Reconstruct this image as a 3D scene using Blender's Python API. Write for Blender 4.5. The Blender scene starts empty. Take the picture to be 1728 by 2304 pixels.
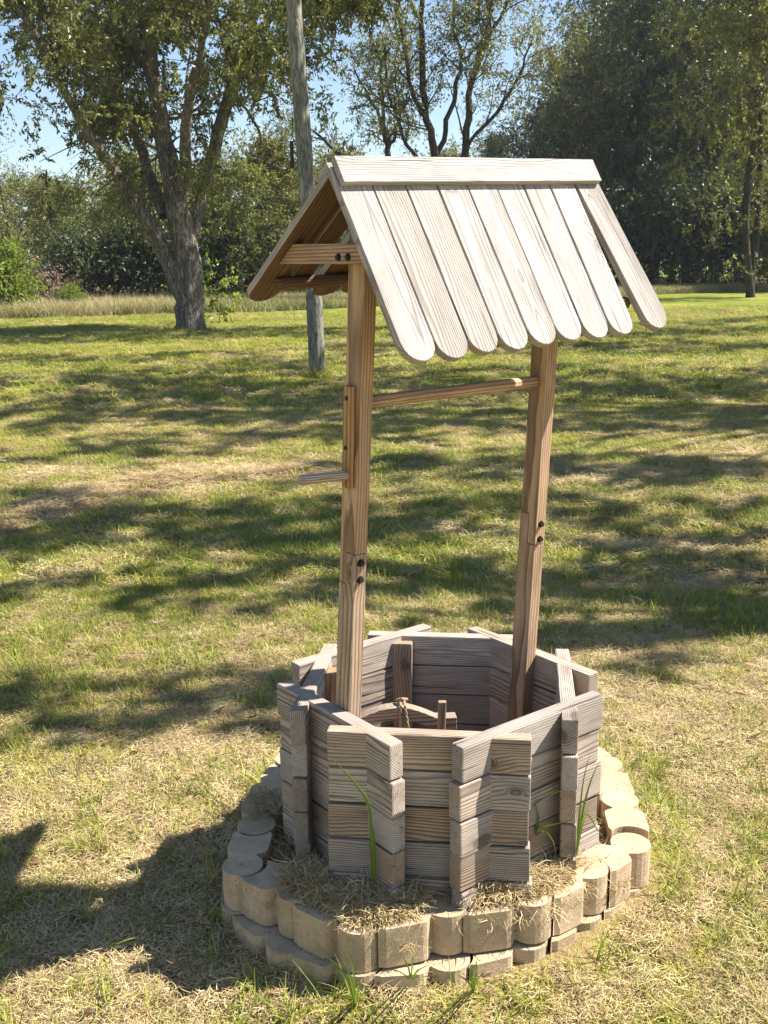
import bpy, bmesh, math, random
import numpy as np
from mathutils import Vector, Matrix
random.seed(7)
RNG = np.random.default_rng(11)
SC = bpy.context.scene
COL = SC.collection
R = math.radians

# ------------------------------------------------------------------ camera, light, exposure
GZ = 0.58                      # height of the well rim above the lawn
CAM_H = 1.037 + GZ
PITCH, ROLL, FPX = 0.23298, 0.01441, 2370.0
cam_d = bpy.data.cameras.new('camera')
cam = bpy.data.objects.new('camera', cam_d)
COL.objects.link(cam)
cam_d.sensor_fit = 'HORIZONTAL'
cam_d.sensor_width = 36.0
cam_d.lens = 36.0 * FPX / 1728.0
cam_d.clip_start = 0.05
cam_d.clip_end = 2000
cam.matrix_world = Matrix.Translation((0, 0, CAM_H)) @ Matrix.Rotation(math.pi / 2 - PITCH, 4, 'X') @ Matrix.Rotation(-ROLL, 4, 'Z')
SC.camera = cam

SUN_AZ, SUN_EL = R(8.5), R(49.5)      # azimuth counter-clockwise from +X
SUN = Vector((math.cos(SUN_AZ) * math.cos(SUN_EL), math.sin(SUN_AZ) * math.cos(SUN_EL), math.sin(SUN_EL)))
w = bpy.data.worlds.new('World')
SC.world = w
w.use_nodes = True
nt = w.node_tree
nt.nodes.clear()
sky = nt.nodes.new('ShaderNodeTexSky')
sky.sky_type = 'NISHITA'
sky.sun_disc = False
sky.sun_elevation = SUN_EL
sky.sun_rotation = math.pi / 2 - SUN_AZ
sky.air_density = 1.0
sky.dust_density = 0.25
sky.ozone_density = 2.2
bg = nt.nodes.new('ShaderNodeBackground')
bg.inputs['Strength'].default_value = 0.066
wo = nt.nodes.new('ShaderNodeOutputWorld')
nt.links.new(sky.outputs[0], bg.inputs[0])
nt.links.new(bg.outputs[0], wo.inputs[0])
sd = bpy.data.lights.new('sun', 'SUN')
sd.energy = 5.0
sd.angle = R(0.53)
sd.color = (1.0, 0.94, 0.85)
so = bpy.data.objects.new('sun', sd)
COL.objects.link(so)
so.rotation_euler = SUN.to_track_quat('Z', 'Y').to_euler()
so.location = (6, 3, 8)
SC.view_settings.view_transform = 'Standard'
SC.view_settings.look = 'None'
SC.view_settings.gamma = 1.0
SC.view_settings.use_curve_mapping = False
SC.view_settings.exposure = 1.46
SC.cycles.use_denoising = True
SC.cycles.max_bounces = 6
SC.cycles.transparent_max_bounces = 8

# ------------------------------------------------------------------ pixel -> world (photo pixels 1728 x 2304)
CP, SP, CR, SR = math.cos(PITCH), math.sin(PITCH), math.cos(-ROLL), math.sin(-ROLL)
def ray(px, py):
    x = (px - 864) / FPX; y = -(py - 1152) / FPX
    x, y = x * CR - y * SR, x * SR + y * CR
    return Vector((x, CP + y * SP, -SP + y * CP))
def at(px, py, Y):             # point at distance Y in front
    d = ray(px, py)
    return Vector((0, 0, CAM_H)) + d * (Y / d.y)
def onz(px, py, z=0.0):
    d = ray(px, py)
    return Vector((0, 0, CAM_H)) + d * ((z - CAM_H) / d.z)
def project(P):                # numpy Nx3 -> pixels
    v = np.asarray(P, float) - np.array([0, 0, CAM_H])
    zc = v[:, 1] * CP - v[:, 2] * SP
    yu = v[:, 1] * SP + v[:, 2] * CP
    x = v[:, 0]; cr, sr = math.cos(ROLL), math.sin(ROLL)
    xr = x * cr - yu * sr; yr = x * sr + yu * cr
    zc = np.where(np.abs(zc) < 1e-6, 1e-6, zc)
    return np.stack([864 + FPX * xr / zc, 1152 - FPX * yr / zc, zc], 1)

# ------------------------------------------------------------------ object helpers
def tag(o, label=None, cat=None, group=None, kind=None):
    if label: o['label'] = label
    if cat: o['category'] = cat
    if group: o['group'] = group
    if kind: o['kind'] = kind
    return o
def link(name, mesh, parent=None, mat=None):
    o = bpy.data.objects.new(name, mesh)
    COL.objects.link(o)
    if parent is not None: o.parent = parent
    if mat is not None and mesh is not None and len(mesh.materials) == 0:
        for m in (mat if isinstance(mat, (list, tuple)) else [mat]): mesh.materials.append(m)
    return o
def empty(name, loc):
    o = bpy.data.objects.new(name, None)
    COL.objects.link(o); o.location = loc; o.empty_display_size = 0.1
    return o
def np_mesh(name, verts, faces, smooth=False):
    """verts Nx3, faces MxK (constant K)"""
    verts = np.asarray(verts, np.float32); faces = np.asarray(faces, np.int32)
    me = bpy.data.meshes.new(name)
    me.vertices.add(len(verts)); me.vertices.foreach_set('co', verts.ravel())
    k = faces.shape[1]
    me.loops.add(faces.size); me.loops.foreach_set('vertex_index', faces.ravel())
    me.polygons.add(len(faces))
    me.polygons.foreach_set('loop_start', np.arange(0, faces.size, k, dtype=np.int32))
    me.polygons.foreach_set('loop_total', np.full(len(faces), k, np.int32))
    if smooth: me.polygons.foreach_set('use_smooth', np.ones(len(faces), bool))
    me.update(calc_edges=True)
    return me
def xf(origin, X, Z):
    X = Vector(X).normalized(); Z = Vector(Z); Z = (Z - X * Z.dot(X)).normalized()
    Y = Z.cross(X)
    m = Matrix((X, Y, Z)).transposed().to_4x4()
    m.translation = Vector(origin)
    return m
def prism(name, outline, t, bevel=0.003, seg=2, wob=0.0, two=False, bottom_only=False):
    """outline in local XY (length X), thickness t about z=0, edges eased"""
    bm = bmesh.new()
    bot = [bm.verts.new((x, y, -t / 2)) for x, y in outline]
    top = [bm.verts.new((x, y, t / 2)) for x, y in outline]
    n = len(outline)
    area = sum(outline[i][0] * outline[(i + 1) % n][1] - outline[(i + 1) % n][0] * outline[i][1] for i in range(n))
    if area < 0: bot.reverse(); top.reverse()
    bm.faces.new(top); bm.faces.new(list(reversed(bot)))
    for i in range(n):
        j = (i + 1) % n
        bm.faces.new((bot[i], bot[j], top[j], top[i]))
    bm.normal_update()
    if bevel > 0:
        es = [e for e in bm.edges if e.calc_face_angle(0) > 0.5]
        bmesh.ops.bevel(bm, geom=es, offset=bevel, segments=seg, affect='EDGES', profile=0.6, clamp_overlap=True)
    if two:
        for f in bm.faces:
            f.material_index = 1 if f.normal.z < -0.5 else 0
    me = bpy.data.meshes.new(name); bm.to_mesh(me); bm.free()
    return me
def rect(L, W, x0=None):
    x0 = -L / 2 if x0 is None else x0
    return [(x0, -W / 2), (x0 + L, -W / 2), (x0 + L, W / 2), (x0, W / 2)]
def tube_mesh(name, pts, radii, seg=12, cap=True, facet=0.0):
    pts = [Vector(p) for p in pts]
    V, F = tube_arrays(pts, radii, seg)
    bm = bmesh.new()
    vs = [bm.verts.new(v) for v in V]
    for f in F: bm.faces.new([vs[i] for i in f])
    if cap:
        bm.faces.new([vs[i] for i in range(seg)][::-1]); n = len(V) - seg
        bm.faces.new([vs[n + i] for i in range(seg)])
    bmesh.ops.recalc_face_normals(bm, faces=bm.faces)
    me = bpy.data.meshes.new(name); bm.to_mesh(me); bm.free()
    return me
def tube_arrays(pts, radii, seg=8, rough=0.0):
    pts = np.array([tuple(p) for p in pts], float); n = len(pts)
    tan = np.gradient(pts, axis=0); tan /= np.linalg.norm(tan, axis=1)[:, None] + 1e-9
    ref = np.array([0.31, 0.93, 0.17]) if abs(tan[0][2]) > .8 else np.array([0.05, 0.02, 1.0])
    V = []
    a = np.arange(seg) * 2 * math.pi / seg
    for i in range(n):
        s = np.cross(tan[i], ref); s /= np.linalg.norm(s) + 1e-9
        b = np.cross(tan[i], s)
        rr = radii[i] * (1 + rough * RNG.uniform(-1, 1, seg))
        V.append(pts[i] + np.outer(np.cos(a) * rr, s) + np.outer(np.sin(a) * rr, b))
    V = np.concatenate(V)
    F = []
    for i in range(n - 1):
        for j in range(seg):
            k = (j + 1) % seg
            F.append((i * seg + j, i * seg + k, (i + 1) * seg + k, (i + 1) * seg + j))
    return V, np.array(F)

# ------------------------------------------------------------------ materials
def new_mat(name):
    m = bpy.data.materials.new(name); m.use_nodes = True
    n = m.node_tree; n.nodes.clear()
    out = n.nodes.new('ShaderNodeOutputMaterial')
    p = n.nodes.new('ShaderNodeBsdfPrincipled')
    n.links.new(p.outputs[0], out.inputs[0])
    return m, n, p, out
class NB:
    def __init__(s, nt): s.nt = nt
    def n(s, t, **kw):
        x = s.nt.nodes.new(t)
        for k, v in kw.items():
            if k == 'inp':
                for a, b in v.items():
                    if isinstance(b, bpy.types.NodeSocket): s.nt.links.new(b, x.inputs[a])
                    else: x.inputs[a].default_value = b
            else: setattr(x, k, v)
        return x
    def math(s, op, a, b=None, c=None):
        x = s.nt.nodes.new('ShaderNodeMath'); x.operation = op
        for i, q in enumerate((a, b, c)):
            if q is None: continue
            if isinstance(q, bpy.types.NodeSocket): s.nt.links.new(q, x.inputs[i])
            else: x.inputs[i].default_value = q
        return x.outputs[0]
    def vmath(s, op, a, b=None):
        x = s.nt.nodes.new('ShaderNodeVectorMath'); x.operation = op
        for i, q in enumerate((a, b)):
            if q is None: continue
            if isinstance(q, bpy.types.NodeSocket): s.nt.links.new(q, x.inputs[i])
            else: x.inputs[i].default_value = q
        return x.outputs[0] if op not in ('LENGTH',) else x.outputs['Value']
    def noise(s, vec, scale, detail=4, rough=0.55, dist=0.0):
        return s.n('ShaderNodeTexNoise', inp={'Vector': vec, 'Scale': scale, 'Detail': detail, 'Roughness': rough, 'Distortion': dist}).outputs[0]
    def ramp(s, fac, stops):
        x = s.nt.nodes.new('ShaderNodeValToRGB'); s.nt.links.new(fac, x.inputs[0])
        e = x.color_ramp.elements
        while len(e) < len(stops): e.new(0.5)
        for el, (p, c) in zip(e, stops):
            el.position = p; el.color = (c if isinstance(c, tuple) else (c, c, c)) + (1,)
        return x.outputs[0]
    def mix(s, fac, a, b, mode='MIX'):
        x = s.nt.nodes.new('ShaderNodeMix'); x.data_type = 'RGBA'; x.blend_type = mode
        for i, q in ((0, fac), (6, a), (7, b)):
            if isinstance(q, bpy.types.NodeSocket): s.nt.links.new(q, x.inputs[i])
            elif i == 0: x.inputs[0].default_value = q
            else: x.inputs[i].default_value = q + (1,)
        return x.outputs[2]

def wood(name, early, late, grey, grey_amt=0.5, contrast=0.8, ring=190, bump=0.5, rough=0.85, knots=0.55, var=0.44):
    m, t, p, out = new_mat(name); b = NB(t)
    tc = b.n('ShaderNodeTexCoord').outputs['Object']
    oi = b.n('ShaderNodeObjectInfo').outputs['Random']
    wn = b.n('ShaderNodeTexWhiteNoise', noise_dimensions='1D', inp={'W': b.math('MULTIPLY', oi, 91.7)}).outputs['Color']
    sep = b.n('ShaderNodeSeparateXYZ', inp={0: wn})
    off = b.n('ShaderNodeCombineXYZ', inp={0: b.math('MULTIPLY', sep.outputs[0], 40.0), 1: b.math('MULTIPLY', sep.outputs[1], 17.0), 2: b.math('MULTIPLY', sep.outputs[2], 23.0)}).outputs[0]
    pc = b.vmath('ADD', tc, off)
    # distortion of the growth rings
    lowc = b.vmath('MULTIPLY', pc, (2.2, 9.0, 9.0))
    d1 = b.noise(lowc, 1.0, 2, 0.5)
    d2 = b.noise(b.vmath('MULTIPLY', pc, (9.0, 40.0, 40.0)), 1.0, 3, 0.5)
    # knots: sparse cells
    vo = b.n('ShaderNodeTexVoronoi', feature='F1', inp={'Vector': b.vmath('MULTIPLY', pc, (4.4, 8.5, 8.5)), 'Scale': 1.0, 'Randomness': 1.0})
    vd = vo.outputs['Distance']; vc = b.n('ShaderNodeSeparateColor', inp={0: vo.outputs['Color']}).outputs[0]
    has = b.math('GREATER_THAN', vc, knots)
    kn = b.math('MULTIPLY', has, b.ramp(vd, [(0.0, 1.0), (0.11, 0.9), (0.16, 0.35), (0.34, 0.0)]))
    sx = b.n('ShaderNodeSeparateXYZ', inp={0: tc})
    oy = b.math('MULTIPLY', b.math('SUBTRACT', sep.outputs[1], 0.5), 0.16)
    oz = b.math('ADD', b.math('MULTIPLY', sep.outputs[2], 0.11), 0.012)
    yy = b.math('ADD', sx.outputs[1], oy); zz = b.math('ADD', sx.outputs[2], oz)
    rr = b.math('SQRT', b.math('ADD', b.math('POWER', yy, 2.0), b.math('POWER', zz, 2.0)))
    rr = b.math('ADD', rr, b.math('MULTIPLY', d1, 0.021))
    rr = b.math('ADD', rr, b.math('MULTIPLY', d2, 0.0022))
    rr = b.math('ADD', rr, b.math('MULTIPLY', kn, 0.016))
    rg = b.math('FRACT', b.math('MULTIPLY', rr, float(ring)))
    ringv = b.ramp(rg, [(0.0, 0.0), (0.5, 0.10), (0.84, 0.85), (0.92, 1.0), (1.0, 0.0)])
    fib = b.noise(b.vmath('MULTIPLY', pc, (14.0, 620.0, 620.0)), 1.0, 3, 0.6)
    blot = b.noise(b.vmath('MULTIPLY', pc, (5.0, 14.0, 14.0)), 1.0, 4, 0.6)
    wear = b.noise(b.vmath('MULTIPLY', pc, (3.0, 5.0, 5.0)), 1.0, 3, 0.6)
    crack = b.noise(b.vmath('MULTIPLY', pc, (2.2, 120.0, 120.0)), 1.0, 2, 0.5)
    crackv = b.ramp(crack, [(0.0, 1.0), (0.285, 1.0), (0.31, 0.0), (1.0, 0.0)])
    c = b.mix(b.math('MULTIPLY', ringv, contrast), early, late)
    c = b.mix(b.math('MULTIPLY', b.ramp(wear, [(0.3, 0.25), (0.7, 1.0)]), grey_amt), c, grey)
    c = b.mix(b.math('MULTIPLY', ringv, contrast * 0.55), c, late)
    c = b.mix(0.5, c, b.ramp(fib, [(0.25, (0.55, 0.55, 0.55)), (0.75, (1.25, 1.22, 1.2))]), 'MULTIPLY')
    c = b.mix(0.75, c, b.ramp(blot, [(0.25, (0.68, 0.64, 0.62)), (0.7, (1.15, 1.13, 1.1))]), 'MULTIPLY')
    hs = b.n('ShaderNodeHueSaturation', inp={'Value': b.math('ADD', b.math('MULTIPLY', sep.outputs[0], var), 0.98 - var / 2), 'Saturation': b.math('ADD', b.math('MULTIPLY', sep.outputs[1], 0.45), 0.78), 'Color': c}).outputs[0]
    stn = b.noise(b.vmath('MULTIPLY', pc, (7.0, 45.0, 45.0)), 1.0, 5, 0.7)
    hs = b.mix(b.ramp(stn, [(0.5, 0.0), (0.74, 0.55)]), hs, (late[0] * 1.2, late[1] * 1.3, late[2] * 1.45))
    kc = b.mix(b.math('MULTIPLY', kn, 0.75), hs, (late[0] * 0.55, late[1] * 0.5, late[2] * 0.5))
    kc = b.mix(b.math('MULTIPLY', crackv, 0.75), kc, (0.03, 0.022, 0.018))
    t.links.new(kc, p.inputs['Base Color'])
    p.inputs['Roughness'].default_value = rough
    p.inputs['Specular IOR Level'].default_value = 0.25
    h = b.math('ADD', b.math('MULTIPLY', ringv, 0.55), b.math('ADD', b.math('MULTIPLY', fib, 0.35), b.math('MULTIPLY', crackv, -1.2)))
    bp = b.n('ShaderNodeBump', inp={'Strength': bump, 'Distance': 0.0016, 'Height': h})
    t.links.new(bp.outputs[0], p.inputs['Normal'])
    return m

M = {}
M['wood_box'] = wood('weathered_box_wood', (0.49, 0.385, 0.295), (0.09, 0.058, 0.04), (0.47, 0.435, 0.40), 0.62, 0.88, 220, 1.0, var=0.40)
M['wood_post'] = wood('brown_post_wood', (0.47, 0.31, 0.18), (0.14, 0.075, 0.04), (0.40, 0.32, 0.23), 0.35, 0.85, 130, 0.6)
M['wood_roof'] = wood('bleached_roof_wood', (0.43, 0.40, 0.365), (0.135, 0.112, 0.095), (0.45, 0.435, 0.41), 0.5, 0.66, 250, 1.0, knots=0.15, var=0.18)
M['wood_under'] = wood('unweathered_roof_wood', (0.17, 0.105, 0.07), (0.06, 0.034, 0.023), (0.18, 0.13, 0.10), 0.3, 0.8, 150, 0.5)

def simple_metal(name, col, rough=0.6, metal=0.7):
    m, t, p, out = new_mat(name); b = NB(t)
    tc = b.n('ShaderNodeTexCoord').outputs['Object']
    n = b.noise(tc, 220.0, 4, 0.6)
    t.links.new(b.ramp(n, [(0.35, tuple(c * 0.5 for c in col)), (0.7, col)]), p.inputs['Base Color'])
    p.inputs['Roughness'].default_value = rough; p.inputs['Metallic'].default_value = metal
    return m
M['bolt'] = simple_metal('rusted_bolt_metal', (0.055, 0.04, 0.035))
M['iron'] = simple_metal('dark_iron', (0.05, 0.05, 0.05))

def concrete():
    m, t, p, out = new_mat('tan_cast_concrete'); b = NB(t)
    tc = b.n('ShaderNodeTexCoord').outputs['Object']
    oi = b.n('ShaderNodeObjectInfo').outputs['Random']
    off = b.n('ShaderNodeCombineXYZ', inp={0: b.math('MULTIPLY', oi, 31.0), 1: b.math('MULTIPLY', oi, 17.0), 2: b.math('MULTIPLY', oi, 7.0)}).outputs[0]
    pc = b.vmath('ADD', tc, off)
    big = b.noise(pc, 9.0, 5, 0.6)
    strat = b.noise(b.vmath('MULTIPLY', pc, (3.0, 3.0, 38.0)), 1.0, 4, 0.6)
    fine = b.noise(pc, 190.0, 5, 0.75)
    pit = b.n('ShaderNodeTexVoronoi', feature='F1', inp={'Vector': pc, 'Scale': 75.0}).outputs['Distance']
    pitn = b.noise(pc, 30.0, 2, 0.5)
    pits = b.math('MULTIPLY', b.ramp(pit, [(0.0, 1.0), (0.22, 0.0)]), b.ramp(pitn, [(0.5, 0.0), (0.62, 1.0)]))
    c = b.ramp(big, [(0.22, (0.36, 0.265, 0.17)), (0.5, (0.49, 0.38, 0.25)), (0.8, (0.58, 0.465, 0.33))])
    c = b.mix(0.35, c, b.ramp(strat, [(0.3, (0.7, 0.62, 0.55)), (0.7, (1.15, 1.12, 1.1))]), 'MULTIPLY')
    c = b.mix(0.55, c, b.ramp(fine, [(0.3, (0.62, 0.6, 0.58)), (0.7, (1.3, 1.28, 1.25))]), 'MULTIPLY')
    c = b.mix(b.math('MULTIPLY', pits, 0.6), c, (0.08, 0.055, 0.04))
    stain = b.noise(pc, 22.0, 4, 0.65)
    c = b.mix(b.ramp(stain, [(0.5, 0.0), (0.72, 0.5)]), c, (0.20, 0.165, 0.125))
    hs = b.n('ShaderNodeHueSaturation', inp={'Value': b.math('ADD', b.math('MULTIPLY', oi, 0.2), 0.9), 'Saturation': 1.0, 'Color': c}).outputs[0]
    t.links.new(hs, p.inputs['Base Color'])
    p.inputs['Roughness'].default_value = 0.92; p.inputs['Specular IOR Level'].default_value = 0.2
    h = b.math('ADD', b.math('MULTIPLY', fine, 0.7), b.math('ADD', b.math('MULTIPLY', strat, 0.6), b.math('MULTIPLY', pits, -1.6)))
    bp = b.n('ShaderNodeBump', inp={'Strength': 1.0, 'Distance': 0.003, 'Height': h})
    t.links.new(bp.outputs[0], p.inputs['Normal'])
    return m
M['concrete'] = concrete()

def bark(name, c0, c1, scale=1.0, bump=1.0):
    m, t, p, out = new_mat(name); b = NB(t)
    tc = b.n('ShaderNodeTexCoord').outputs['Object']
    st = b.vmath('MULTIPLY', tc, (9.0 * scale, 9.0 * scale, 1.6 * scale))
    n = b.noise(st, 1.0, 6, 0.65, 0.6)
    n2 = b.noise(tc, 1.1 * scale, 3, 0.5)
    r = b.math('ABSOLUTE', b.math('SUBTRACT', n, 0.5))
    fis = b.ramp(r, [(0.0, 0.0), (0.05, 0.6), (0.2, 1.0)])
    c = b.mix(fis, c0, c1)
    c = b.mix(0.6, c, b.ramp(n2, [(0.3, (0.65, 0.65, 0.62)), (0.7, (1.2, 1.18, 1.12))]), 'MULTIPLY')
    t.links.new(c, p.inputs['Base Color'])
    p.inputs['Roughness'].default_value = 0.9; p.inputs['Specular IOR Level'].default_value = 0.15
    bp = b.n('ShaderNodeBump', inp={'Strength': bump, 'Distance': 0.05, 'Height': fis})
    t.links.new(bp.outputs[0], p.inputs['Normal'])
    return m
M['bark'] = bark('pecan_bark', (0.11, 0.088, 0.07), (0.44, 0.385, 0.33), 1.9, 1.0)
M['bark_dark'] = bark('dark_bark', (0.03, 0.025, 0.02), (0.115, 0.095, 0.075), 1.0, 0.8)
M['pole'] = bark('grey_pole_wood', (0.095, 0.095, 0.085), (0.33, 0.325, 0.27), 1.3, 0.4)

def leaf_mat(name, dark, light, trans=0.35, rough=0.42, dry=None, dry_amt=0.0, spec=0.28):
    m, t, p, out = new_mat(name); b = NB(t)
    at_ = b.n('ShaderNodeAttribute', attribute_name='tint').outputs['Fac']
    tc = b.n('ShaderNodeTexCoord').outputs['Object']
    n = b.noise(tc, 0.9, 2, 0.5)
    f = b.math('ADD', b.math('MULTIPLY', at_, 0.75), b.math('MULTIPLY', b.math('SUBTRACT', n, 0.5), 0.9))
    stops = [(0.0, dark), (0.75, light)]
    if dry: stops.append((1.0 - dry_amt * 0.5, dry))
    c = b.ramp(f, stops)
    t.links.new(c, p.inputs['Base Color'])
    p.inputs['Roughness'].default_value = rough; p.inputs['Specular IOR Level'].default_value = spec
    tr = b.n('ShaderNodeBsdfTranslucent', inp={'Color': b.mix(1.0, c, (1.25, 1.35, 0.55), 'MULTIPLY')})
    mx = b.n('ShaderNodeMixShader', inp={0: trans, 1: p.outputs[0], 2: tr.outputs[0]})
    t.links.new(mx.outputs[0], out.inputs[0])
    return m
M['leaf_pecan'] = leaf_mat('pecan_leaf', (0.05, 0.065, 0.02), (0.25, 0.24, 0.085), 0.36, 0.42, (0.32, 0.27, 0.11), 0.15)
M['leaf_dark'] = leaf_mat('wood_leaf', (0.028, 0.042, 0.02), (0.12, 0.135, 0.058), 0.28, 0.45, (0.22, 0.19, 0.08), 0.1)
M['leaf_olive'] = leaf_mat('olive_leaf', (0.075, 0.085, 0.028), (0.32, 0.29, 0.105), 0.33, 0.45, (0.34, 0.24, 0.10), 0.2)
M['leaf_mid'] = leaf_mat('mid_leaf', (0.06, 0.08, 0.024), (0.27, 0.27, 0.08), 0.34, 0.48, (0.30, 0.25, 0.09), 0.1)
M['leaf_bright'] = leaf_mat('bright_leaf', (0.07, 0.10, 0.02), (0.27, 0.32, 0.06), 0.42, 0.45)
M['twig_dead'] = leaf_mat('dead_leaf', (0.12, 0.07, 0.055), (0.27, 0.19, 0.15), 0.1, 0.8, spec=0.1)

def blade_mat(name, stops, trans=0.3, rough=0.6):
    m, t, p, out = new_mat(name); b = NB(t)
    at_ = b.n('ShaderNodeAttribute', attribute_name='tint').outputs['Fac']
    ia = b.n('ShaderNodeAttribute', attribute_name='itint', attribute_type='INSTANCER').outputs['Fac']
    f = b.math('ADD', b.math('MULTIPLY', at_, 0.5), b.math('MULTIPLY', ia, 0.5))
    c = b.ramp(f, stops)
    t.links.new(c, p.inputs['Base Color'])
    p.inputs['Roughness'].default_value = rough; p.inputs['Specular IOR Level'].default_value = 0.3
    tr = b.n('ShaderNodeBsdfTranslucent', inp={'Color': c})
    mx = b.n('ShaderNodeMixShader', inp={0: trans, 1: p.outputs[0], 2: tr.outputs[0]})
    t.links.new(mx.outputs[0], out.inputs[0])
    return m
M['thatch'] = blade_mat('dry_thatch', [(0.1, (0.17, 0.11, 0.055)), (0.35, (0.35, 0.25, 0.125)), (0.65, (0.54, 0.425, 0.22)), (0.9, (0.68, 0.575, 0.33))], 0.15, 0.7)
M['green'] = blade_mat('green_blade', [(0.1, (0.095, 0.135, 0.025)), (0.45, (0.215, 0.26, 0.04)), (0.75, (0.45, 0.44, 0.07)), (1.0, (0.64, 0.53, 0.15))], 0.35, 0.5)
M['meadow'] = blade_mat('meadow_blade', [(0.1, (0.13, 0.16, 0.05)), (0.45, (0.30, 0.29, 0.11)), (0.75, (0.50, 0.41, 0.22)), (1.0, (0.62, 0.50, 0.31))], 0.3, 0.7)

# ------------------------------------------------------------------ noise helper for ground patches
_lat = np.random.default_rng(5).random((64, 64))
def vnoise(x, y, s):
    x = np.asarray(x, float) / s + 100.3; y = np.asarray(y, float) / s + 57.7
    xi = np.floor(x).astype(int); yi = np.floor(y).astype(int)
    fx = x - xi; fy = y - yi
    fx = fx * fx * (3 - 2 * fx); fy = fy * fy * (3 - 2 * fy)
    g = lambda a, b: _lat[a % 64, b % 64]
    return (g(xi, yi) * (1 - fx) + g(xi + 1, yi) * fx) * (1 - fy) + (g(xi, yi + 1) * (1 - fx) + g(xi + 1, yi + 1) * fx) * fy
WIND = [onz(-40, 1190), onz(150, 1130), onz(330, 1085), onz(520, 1075), onz(700, 1065)]
def seg_dist(x, y, pts):
    d = np.full(np.shape(x), 1e9)
    for a, b2 in zip(pts[:-1], pts[1:]):
        ax, ay, bx, by = a.x, a.y, b2.x, b2.y
        L2 = (bx - ax) ** 2 + (by - ay) ** 2
        t = np.clip(((x - ax) * (bx - ax) + (y - ay) * (by - ay)) / L2, 0, 1)
        d = np.minimum(d, np.hypot(x - ax - t * (bx - ax), y - ay - t * (by - ay)))
    return d
BARE = [(onz(960, 1195), 0.35, 0.16), (onz(1480, 1220), 0.5, 0.2), (onz(1560, 1300), 0.45, 0.22), (onz(1020, 1010), 0.5, 0.25), (onz(90, 1060), 0.6, 0.2), (onz(1360, 1075), 0.6, 0.3), (onz(435, 742), 1.3, .9), (onz(714, 838), .5, .4)]
def dryness(x, y):
    """0 green .. 1 dead straw"""
    x = np.asarray(x, float); y = np.asarray(y, float)
    n = 0.5 * vnoise(x, y, 1.1) + 0.3 * vnoise(x + 9, y - 4, 0.37) + 0.2 * vnoise(x, y, 0.13)
    base = np.interp(y, [1.5, 3.2, 4.2, 5.0, 6.5, 8, 11, 16, 24, 40], [0.74, 0.78, 0.60, 0.38, 0.42, 0.54, 0.44, 0.30, 0.20, 0.12])
    d = base + (n - 0.5) * 1.0
    d = d + 0.9 * np.exp(-(seg_dist(x, y, WIND) / 0.30) ** 2)
    for c, rx, ry in BARE:
        d = d + 0.6 * np.exp(-(((x - c.x) / rx) ** 2 + ((y - c.y) / ry) ** 2))
    return np.clip(d, 0, 1)
def ground_z(x, y):
    x = np.asarray(x, float); y = np.asarray(y, float)
    z = (vnoise(x, y, 0.45) - 0.5) * 0.022 + (vnoise(x, y, 2.3) - 0.5) * 0.05
    z = z + 0.035 * np.exp(-(seg_dist(x, y, WIND) / 0.2) ** 2)
    rd = np.hypot(x - 0.13, y - 2.62)
    k = np.clip((rd - 0.75) / 0.8, 0, 1)
    return z * k + (0.036 + 0.030 * np.clip((x - 0.25) / 0.3, 0, 1)) * np.exp(-(np.clip(rd - 0.56, 0, 9) / 0.14) ** 2)

# ------------------------------------------------------------------ the ground sheet
def graded(a, b, n, p):
    t = np.linspace(-1, 1, n); t = np.sign(t) * np.abs(t) ** p
    return a + (b - a) * (t + 1) / 2
def build_ground():
    xs = graded(-400, 400, 201, 3.4)
    ys = np.concatenate([np.linspace(-60, 0.5, 14), np.arange(0.6, 8, 0.07), np.geomspace(8, 700, 110)])
    X, Y = np.meshgrid(xs, ys)
    Zg = ground_z(X, Y)
    V = np.stack([X, Y, Zg], -1).reshape(-1, 3)
    nx, ny = len(xs), len(ys)
    i = np.arange(ny - 1)[:, None] * nx + np.arange(nx - 1)[None]
    F = np.stack([i, i + 1, i + nx + 1, i + nx], -1).reshape(-1, 4)
    me = np_mesh('ground', V, F, True)
    at_ = me.attributes.new('dry', 'FLOAT', 'POINT')
    at_.data.foreach_set('value', dryness(X, Y).ravel().astype(np.float32))
    m, t, p, out = new_mat('lawn_ground'); b = NB(t)
    pos = b.n('ShaderNodeNewGeometry').outputs['Position']
    a = b.n('ShaderNodeAttribute', attribute_name='dry').outputs['Fac']
    n1 = b.noise(pos, 60.0, 5, 0.7); n2 = b.noise(pos, 2.5, 5, 0.65); n3 = b.noise(b.vmath('MULTIPLY', pos, (1.0, 0.35, 1.0)), 14.0, 5, 0.7)
    f = b.math('ADD', a, b.math('MULTIPLY', b.math('SUBTRACT', n3, 0.5), 1.1))
    c = b.ramp(f, [(0.1, (0.17, 0.20, 0.03)), (0.4, (0.30, 0.30, 0.055)), (0.65, (0.36, 0.29, 0.11)), (0.95, (0.32, 0.225, 0.13))])
    c = b.mix(0.8, c, b.ramp(n1, [(0.25, (0.45, 0.43, 0.4)), (0.7, (1.2, 1.2, 1.15))]), 'MULTIPLY')
    t.links.new(c, p.inputs['Base Color'])
    p.inputs['Roughness'].default_value = 0.95; p.inputs['Specular IOR Level'].default_value = 0.1
    bp = b.n('ShaderNodeBump', inp={'Strength': 0.9, 'Distance': 0.02, 'Height': b.math('ADD', n1, n3)})
    t.links.new(bp.outputs[0], p.inputs['Normal'])
    o = link('ground', me, None, m)
    tag(o, kind='structure')
build_ground()

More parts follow.
